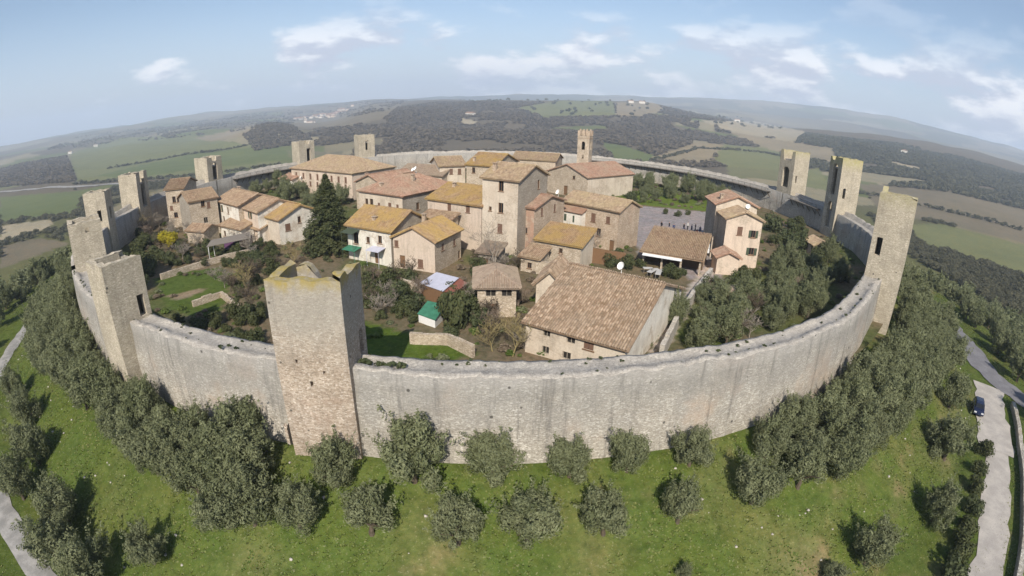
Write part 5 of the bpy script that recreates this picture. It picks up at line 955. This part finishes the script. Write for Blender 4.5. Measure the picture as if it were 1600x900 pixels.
def greenery(label, mat, n, seed):
    g = np.random.default_rng(seed); a = g.uniform(0, 6.28, n*4); r = 75.5*np.sqrt(g.uniform(0, 1, n*4)); X = CX+r*np.cos(a); Y = CY+r*np.sin(a); px, py = proj_np(np.stack([X, Y, np.full(n*4, GI)], 1)); m = fbm(X/6., Y/6., seed) > .47
    for poly in ([(955, 314), (1125, 330), (1145, 345), (1130, 445), (1085, 445), (1000, 405), (980, 350)], [(1112, 398), (1135, 410), (1088, 475), (1043, 550), (1010, 560), (1058, 470), (1088, 428)], [(250, 440), (345, 425), (355, 470), (300, 495)]): m &= ~inside(px, py, poly)
    X, Y = X[m][:n], Y[m][:n]; blobs('garden_greenery', np.stack([X, Y, np.full(len(X), GI-.1)], 1), g.uniform(.25, .75, len(X)), mat, label, 'greenery', seed, units=BN)
greenery('low green weeds and vegetables over the gardens inside the walls', 'leaf_green', 700, 51)
greenery('low brown brush and dry stalks over the gardens inside the walls', 'leaf_brown', 800, 52)
greenery('low grey-green herbs over the gardens inside the walls', 'leaf_olive', 700, 53)
# ragged grass on the near slopes
def grass():
    g = np.random.default_rng(5); n = 70000; a = np.radians(g.uniform(-172, -8, n)); r = np.sqrt(g.uniform(80.8**2, 112**2, n)); X = CX+r*np.cos(a); Y = CY+r*np.sin(a); m = (np.abs(r-98.5) > 2.9) & (fbm(X/3., Y/3., 44) > .42); X = X[m]; Y = Y[m]; Z = ground(X, Y); n = len(X); V = np.zeros((n, 3, 4, 3)); s = g.uniform(.05, .17, n)
    for k in range(3):
        t = g.uniform(0, 6.28, n); dx, dy = np.cos(t)*s, np.sin(t)*s; ox, oy = -np.sin(t)*.05, np.cos(t)*.05
        for c, (q, w, z) in enumerate(((0, -1, -.03), (0, 1, -.03), (1, .6, .8), (1, -.6, .7))): V[:, k, c] = np.stack([X+dx*q*.8+ox*w*1.5, Y+dy*q*.8+oy*w*1.5, Z+z*s], 1)
    Q = np.arange(n*12).reshape(-1, 4); tint = np.repeat(np.clip(fbm(X/4., Y/4., 45)*1.3-.2+g.uniform(-.25, .25, n), 0, 1), 3); link('grass_tufts', np_mesh('grass_tufts', V.reshape(-1, 3), Q, tint), 'grass_blade', label='ragged grass on the slopes outside the wall', cat='grass', kind='stuff')
grass()
def wall_weeds():
    g = np.random.default_rng(14); n = 170; a = np.concatenate([np.radians(g.uniform(-150, -30, n)), np.radians(-96.4+g.normal(3.2, .5, 6))]); dr = np.concatenate([g.choice([-.15, -.6, -1.6, -2.2], n)+g.normal(0, .15, n), np.full(6, -.9)]); pts = [(*ring(t, ring_r(t)+d), 7.98 if d < -.5 else 8.2) for t, d in zip(a, dr)]
    blobs('wall_weeds', pts, np.concatenate([g.uniform(.06, .2, n), g.uniform(.25, .4, 6)]), 'leaf_dark', 'small weeds growing along the top of the front wall', 'weeds', 14)
wall_weeds()
def stones():
    g = np.random.default_rng(8); n = 240
    a = np.radians(g.uniform(-165, -20, n)); r = g.uniform(81.5, 95, n); X = CX+r*np.cos(a); Y = CY+r*np.sin(a); blobs('scattered_stones', np.stack([X, Y, ground(X, Y)-.05], 1), g.uniform(.06, .2, n), 'path_stone', 'pale stones scattered in the grass outside the wall', 'stones', 9, units=RU, tri=True)
stones()

# ------------------------------------------------------------------ vehicles
def car(name, label, x, y, z, rot, mat, L=4.1, W=1.75, Hh=1.45, van=False):
    root = thing(name, (x, y, z), rot, label, 'van' if van else 'car')
    def loft(secs, m=0):
        mb = MB(); rings = []
        for sx, hw, z0, z1, tw in secs:
            pr = [(-hw, z0), (-hw*1.02, z0+(z1-z0)*.45), (-hw*tw, z1-.06), (-hw*tw*.85, z1), (hw*tw*.85, z1), (hw*tw, z1-.06), (hw*1.02, z0+(z1-z0)*.45), (hw, z0)]; rings.append([(sx, yy, zz) for yy, zz in pr])
        for A, B in zip(rings[:-1], rings[1:]):
            for k in range(8): mb.face([A[k], A[(k+1) % 8], B[(k+1) % 8], B[k]])
        mb.face(rings[0][::-1]); mb.face(rings[-1]); return mb
    w = W/2; b = .92 if not van else 1.05
    body = loft([(-L/2, w*.86, .38, b*.9, .9), (-L/2+.25, w*.97, .25, b, .95), (-.6, w, .22, b+.03, .95), (L/2-1.1, w, .22, b-.02, .94), (L/2-.3, w*.93, .25, b-.2, .9), (L/2, w*.8, .35, b-.34, .85)]).build('body', mat, root, smooth=False)
    fr = .55 if not van else 1.4
    cab = loft([(-L/2+.12, w*.86, b-.06, b+.05, .9), (-L/2+.5 if not van else -L/2+.15, w*.84, b-.05, Hh-.05, .82), (-.2, w*.85, b-.03, Hh, .82), (fr, w*.84, b-.05, Hh-.08, .8), (fr+.8, w*.86, b-.09, b, .9)]).build('cabin', mat, root)
    def pane(nm, pts): q = MB(); q.face(pts); q.build(nm, 'dark_glass', cab)
    pane('windscreen', [(fr+.74, -w*.7, b+.08), (fr+.74, w*.7, b+.08), (fr+.1, w*.6, Hh-.08), (fr+.1, -w*.6, Hh-.08)]); xb = -L/2+.13
    pane('rear_window', [(xb-.02, w*.66, b+.1), (xb-.02, -w*.66, b+.1), (xb+.3, -w*.56, Hh-.1), (xb+.3, w*.56, Hh-.1)])
    for s in (-1, 1):
        pane('side_window', [(-L/2+.6, s*(w*.86+.02), b+.06), (fr+.5, s*(w*.86+.02), b+.06), (fr, s*(w*.74+.03), Hh-.14), (-L/2+.75, s*(w*.74+.03), Hh-.14)])
        q = MB(); q.box((L/2-.16, s*w*.6-.18, .55), (L/2+.015, s*w*.6+.18, .7)); q.build('headlight', 'lamp_glass', root)
        q = MB(); q.box((-L/2-.015, s*w*.7-.12, .62), (-L/2+.1, s*w*.7+.12, .85)); q.build('tail_light', 'sheet_red', root)
        for wx in (-L/2+.75, L/2-.8):
            q = MB(); q.tube([(wx, s*(w-.2), .31), (wx, s*(w+.02), .31)], .31, 12); t_ = q.build('wheel', 'tyre', root); q = MB(); q.tube([(wx, s*(w+.0), .31), (wx, s*(w+.035), .31)], .19, 10); q.build('rim', 'lamp_glass', t_)
    return root
P = at(1528, 638, -5.8); car('car', 'dark blue car on the pale gravel road at right', P[0], P[1], gz(P[0], P[1])+.13, math.atan2(-ring(R(-41), 98)[1]+ring(R(-48), 98)[1], -ring(R(-41), 98)[0]+ring(R(-48), 98)[0]), 'car_blue')
P = at(56, 540, -5.6); car('car', 'white car half hidden by olive trees at the left edge', P[0], P[1], gz(P[0], P[1])+.05, R(125), 'car_white')
P = at(1107, 388, GI+.8); car('van', 'white van in the street beside the cream house', P[0], P[1], GI+.15, R(70), 'car_white', 4.6, 1.85, 2.0, True)
# low retaining wall along the outer side of the gravel road
q = MB(); pts = [ring(R(a), float(np.interp(a, [-66, -62, -55, -48, -41], [107, 105.6, 103.6, 102.3, 102.2]))) for a in np.arange(-66, -40.9, 1.)]; o0 = pts[0]
for i in range(len(pts)-1):
    a, b = pts[i]-o0, pts[i+1]-o0; n = (pts[i]-np.array([CX, CY])); n = n/np.linalg.norm(n)*.3; lo = [a-n, b-n, b+n, a+n]; zt = [gz(*(p+o0))+.9+random.uniform(-.06, .06) for p in lo]; T = [(*p, z) for p, z in zip(lo, (zt[0], zt[1], zt[1], zt[0]))]; B = [(*p, -8.5) for p in lo]; q.face(T)
    for k in range(4): q.face([B[k], B[(k+1) % 4], T[(k+1) % 4], T[k]])
q.build('roadside_wall', 'wall_stone', loc=(o0[0], o0[1], 0), label='low stone wall along the outer edge of the right gravel road', cat='wall')
# ------------------------------------------------------------------ people on the piazza
def person_mesh(seed):
    g = random.Random(seed); st = g.uniform(.05, .2); V = [(0, 0, .95), (0, 0, 1.2), (0, 0, 1.42), (0, 0, 1.52), (0, .01, 1.62), (0, .01, 1.72)]; E = [(0, 1), (1, 2), (2, 3), (3, 4), (4, 5)]; Rd = [.15, .14, .12, .055, .085, .07]
    for s in (-1, 1):
        i = len(V); V += [(s*.1, 0, .88), (s*.11, s*st*.5, .48), (s*.11, s*st, .06), (s*.11, s*st+.14, .03)]; Rd += [.09, .065, .05, .04]; E += [(0, i), (i, i+1), (i+1, i+2), (i+2, i+3)]
        i = len(V); V += [(s*.19, 0, 1.4), (s*.25, -.02, 1.13), (s*.24, .08, .88), (s*.24, .1, .8)]; Rd += [.055, .045, .035, .03]; E += [(2, i), (i, i+1), (i+1, i+2), (i+2, i+3)]
    me = bpy.data.meshes.new('p'); me.from_pydata(V, E, []); o = bpy.data.objects.new('p', me); COL.objects.link(o); m = o.modifiers.new('s', 'SKIN'); m.use_smooth_shade = True
    for i, r in enumerate(Rd): me.skin_vertices[0].data[i].radius = (r, r)
    me.skin_vertices[0].data[0].use_root = True; o.modifiers.new('d', 'SUBSURF').levels = 1
    r = bpy.data.meshes.new_from_object(o.evaluated_get(bpy.context.evaluated_depsgraph_get())); bpy.data.objects.remove(o); r.name = 'body'
    return r
PM = [person_mesh(i) for i in range(3)]
for i, (x, y, up, lo, lb) in enumerate([(1068, 356, 'cloth_black', 'cloth_blue', 'person in black jacket in the piazza group'), (1074, 354, 'cloth_light', 'cloth_black', 'person in pale jacket at the back of the piazza group'), (1080, 358, 'cloth_blue', 'cloth_black', 'person in blue jacket in the piazza group'), (1086, 356, 'cloth_black', 'cloth_black', 'person dressed all in black in the piazza group'), (1088, 366, 'cloth_red', 'cloth_blue', 'person in red jacket in the piazza group'), (1078, 368, 'cloth_light', 'cloth_blue', 'person in pale top at the front of the piazza group'), (1093, 361, 'cloth_blue', 'cloth_blue', 'person in blue at the right of the piazza group'),
        (1045, 354, 'cloth_black', 'cloth_blue', 'person standing in the middle of the piazza, left of two'), (1052, 357, 'cloth_blue', 'cloth_black', 'person standing in the middle of the piazza, right of two'), (1033, 353, 'cloth_black', 'cloth_black', 'lone person on the left of the piazza')]):
    P = at(x, y+5, GI+.3); me = PM[i % 3].copy(); me.materials.clear()
    for m in (up, lo, 'skin', 'hair'): me.materials.append(MATS[m])
    mi = []
    for p in me.polygons:
        c = p.center; mi.append(1 if c.z < .92 and abs(c.x) < .2 else 3 if c.z > 1.66 or (c.z > 1.56 and c.y < -.02) else 2 if c.z > 1.47 or (abs(c.x) > .2 and c.z < .86) else 0)
    me.polygons.foreach_set('material_index', mi); o = link('person', me, None, loc=(P[0], P[1], GI+.25), rot=random.uniform(0, 6.28), label=lb, cat='person', group='people on the piazza')
# ------------------------------------------------------------------ distant town and farmsteads
def far_house(x, y, dist, w, d, h, label, group, mat='plaster_white', rot=None):
    P = atd(x, y, dist); z = gz(P[0], P[1]); r_ = thing('far_house', (P[0], P[1], z), random.uniform(0, 3.1) if rot is None else rot, label, 'house', group); q = MB(); q.box((-w/2, -d/2, -4), (w/2, d/2, h)); q.build('wall', mat, r_); q = MB(); a = h+w*.22
    q.face([(-w/2-.5, -d/2-.5, h-.1), (0, -d/2-.5, a), (0, d/2+.5, a), (-w/2-.5, d/2+.5, h-.1)]); q.face([(w/2+.5, -d/2-.5, h-.1), (w/2+.5, d/2+.5, h-.1), (0, d/2+.5, a), (0, -d/2-.5, a)]); q.face([(-w/2, -d/2, h), (w/2, -d/2, h), (0, -d/2, a)]); q.face([(w/2, d/2, h), (-w/2, d/2, h), (0, d/2, a)]); me = q.mesh('roof'); link('roof', me, 'tile_red', r_)
for i in range(46):
    x = random.uniform(458, 552); y = 199-(x-458)*.16+random.uniform(-7, 5); dd = np.interp(y, [178, 202], [3900, 2500]); big = random.random() < .3
    far_house(x, y, dd, random.uniform(12, 20)*(1.8 if big else 1), random.uniform(14, 34)*(1.6 if big else 1), random.uniform(7, 12), 'small pale house of the distant town on the left', 'houses of the distant town', random.choice(['plaster_white', 'plaster_cream', 'plaster_peach', 'plaster_white']))
for x, y, d, lb in [(985, 160, 2350, 'farmhouse on the central hilltop, left'), (1003, 160, 2350, 'larger farmhouse on the central hilltop, right'), (1152, 184, 2600, 'lone farmhouse on the right hills'), (148, 213, 2600, 'pale farmhouse on the far left plain'), (735, 190, 1500, 'house in a clearing of the central wood'), (108, 222, 2200, 'farmhouse at the edge of the left wood'), (1410, 258, 1500, 'farm on the right wooded ridge')]:
    far_house(x, y, d, 16, 26, 9, lb, 'scattered farmhouses')
# ------------------------------------------------------------------ haze
q = MB(); q.box((-9000, -9000, -110), (9000, 9000, 380)); hz = q.build('haze', None, label='thin blue haze over the countryside', cat='haze', kind='stuff')
hm = bpy.data.materials.new('haze'); hm.use_nodes = True; ht = hm.node_tree; ht.nodes.clear(); pv = ht.nodes.new('ShaderNodeVolumePrincipled'); ho = ht.nodes.new('ShaderNodeOutputMaterial'); ht.links.new(pv.outputs[0], ho.inputs['Volume'])
pv.inputs['Color'].default_value = (.70, .82, 1, 1); pv.inputs['Density'].default_value = 2.1e-4; pv.inputs['Anisotropy'].default_value = 0.; hz.data.materials.append(hm)
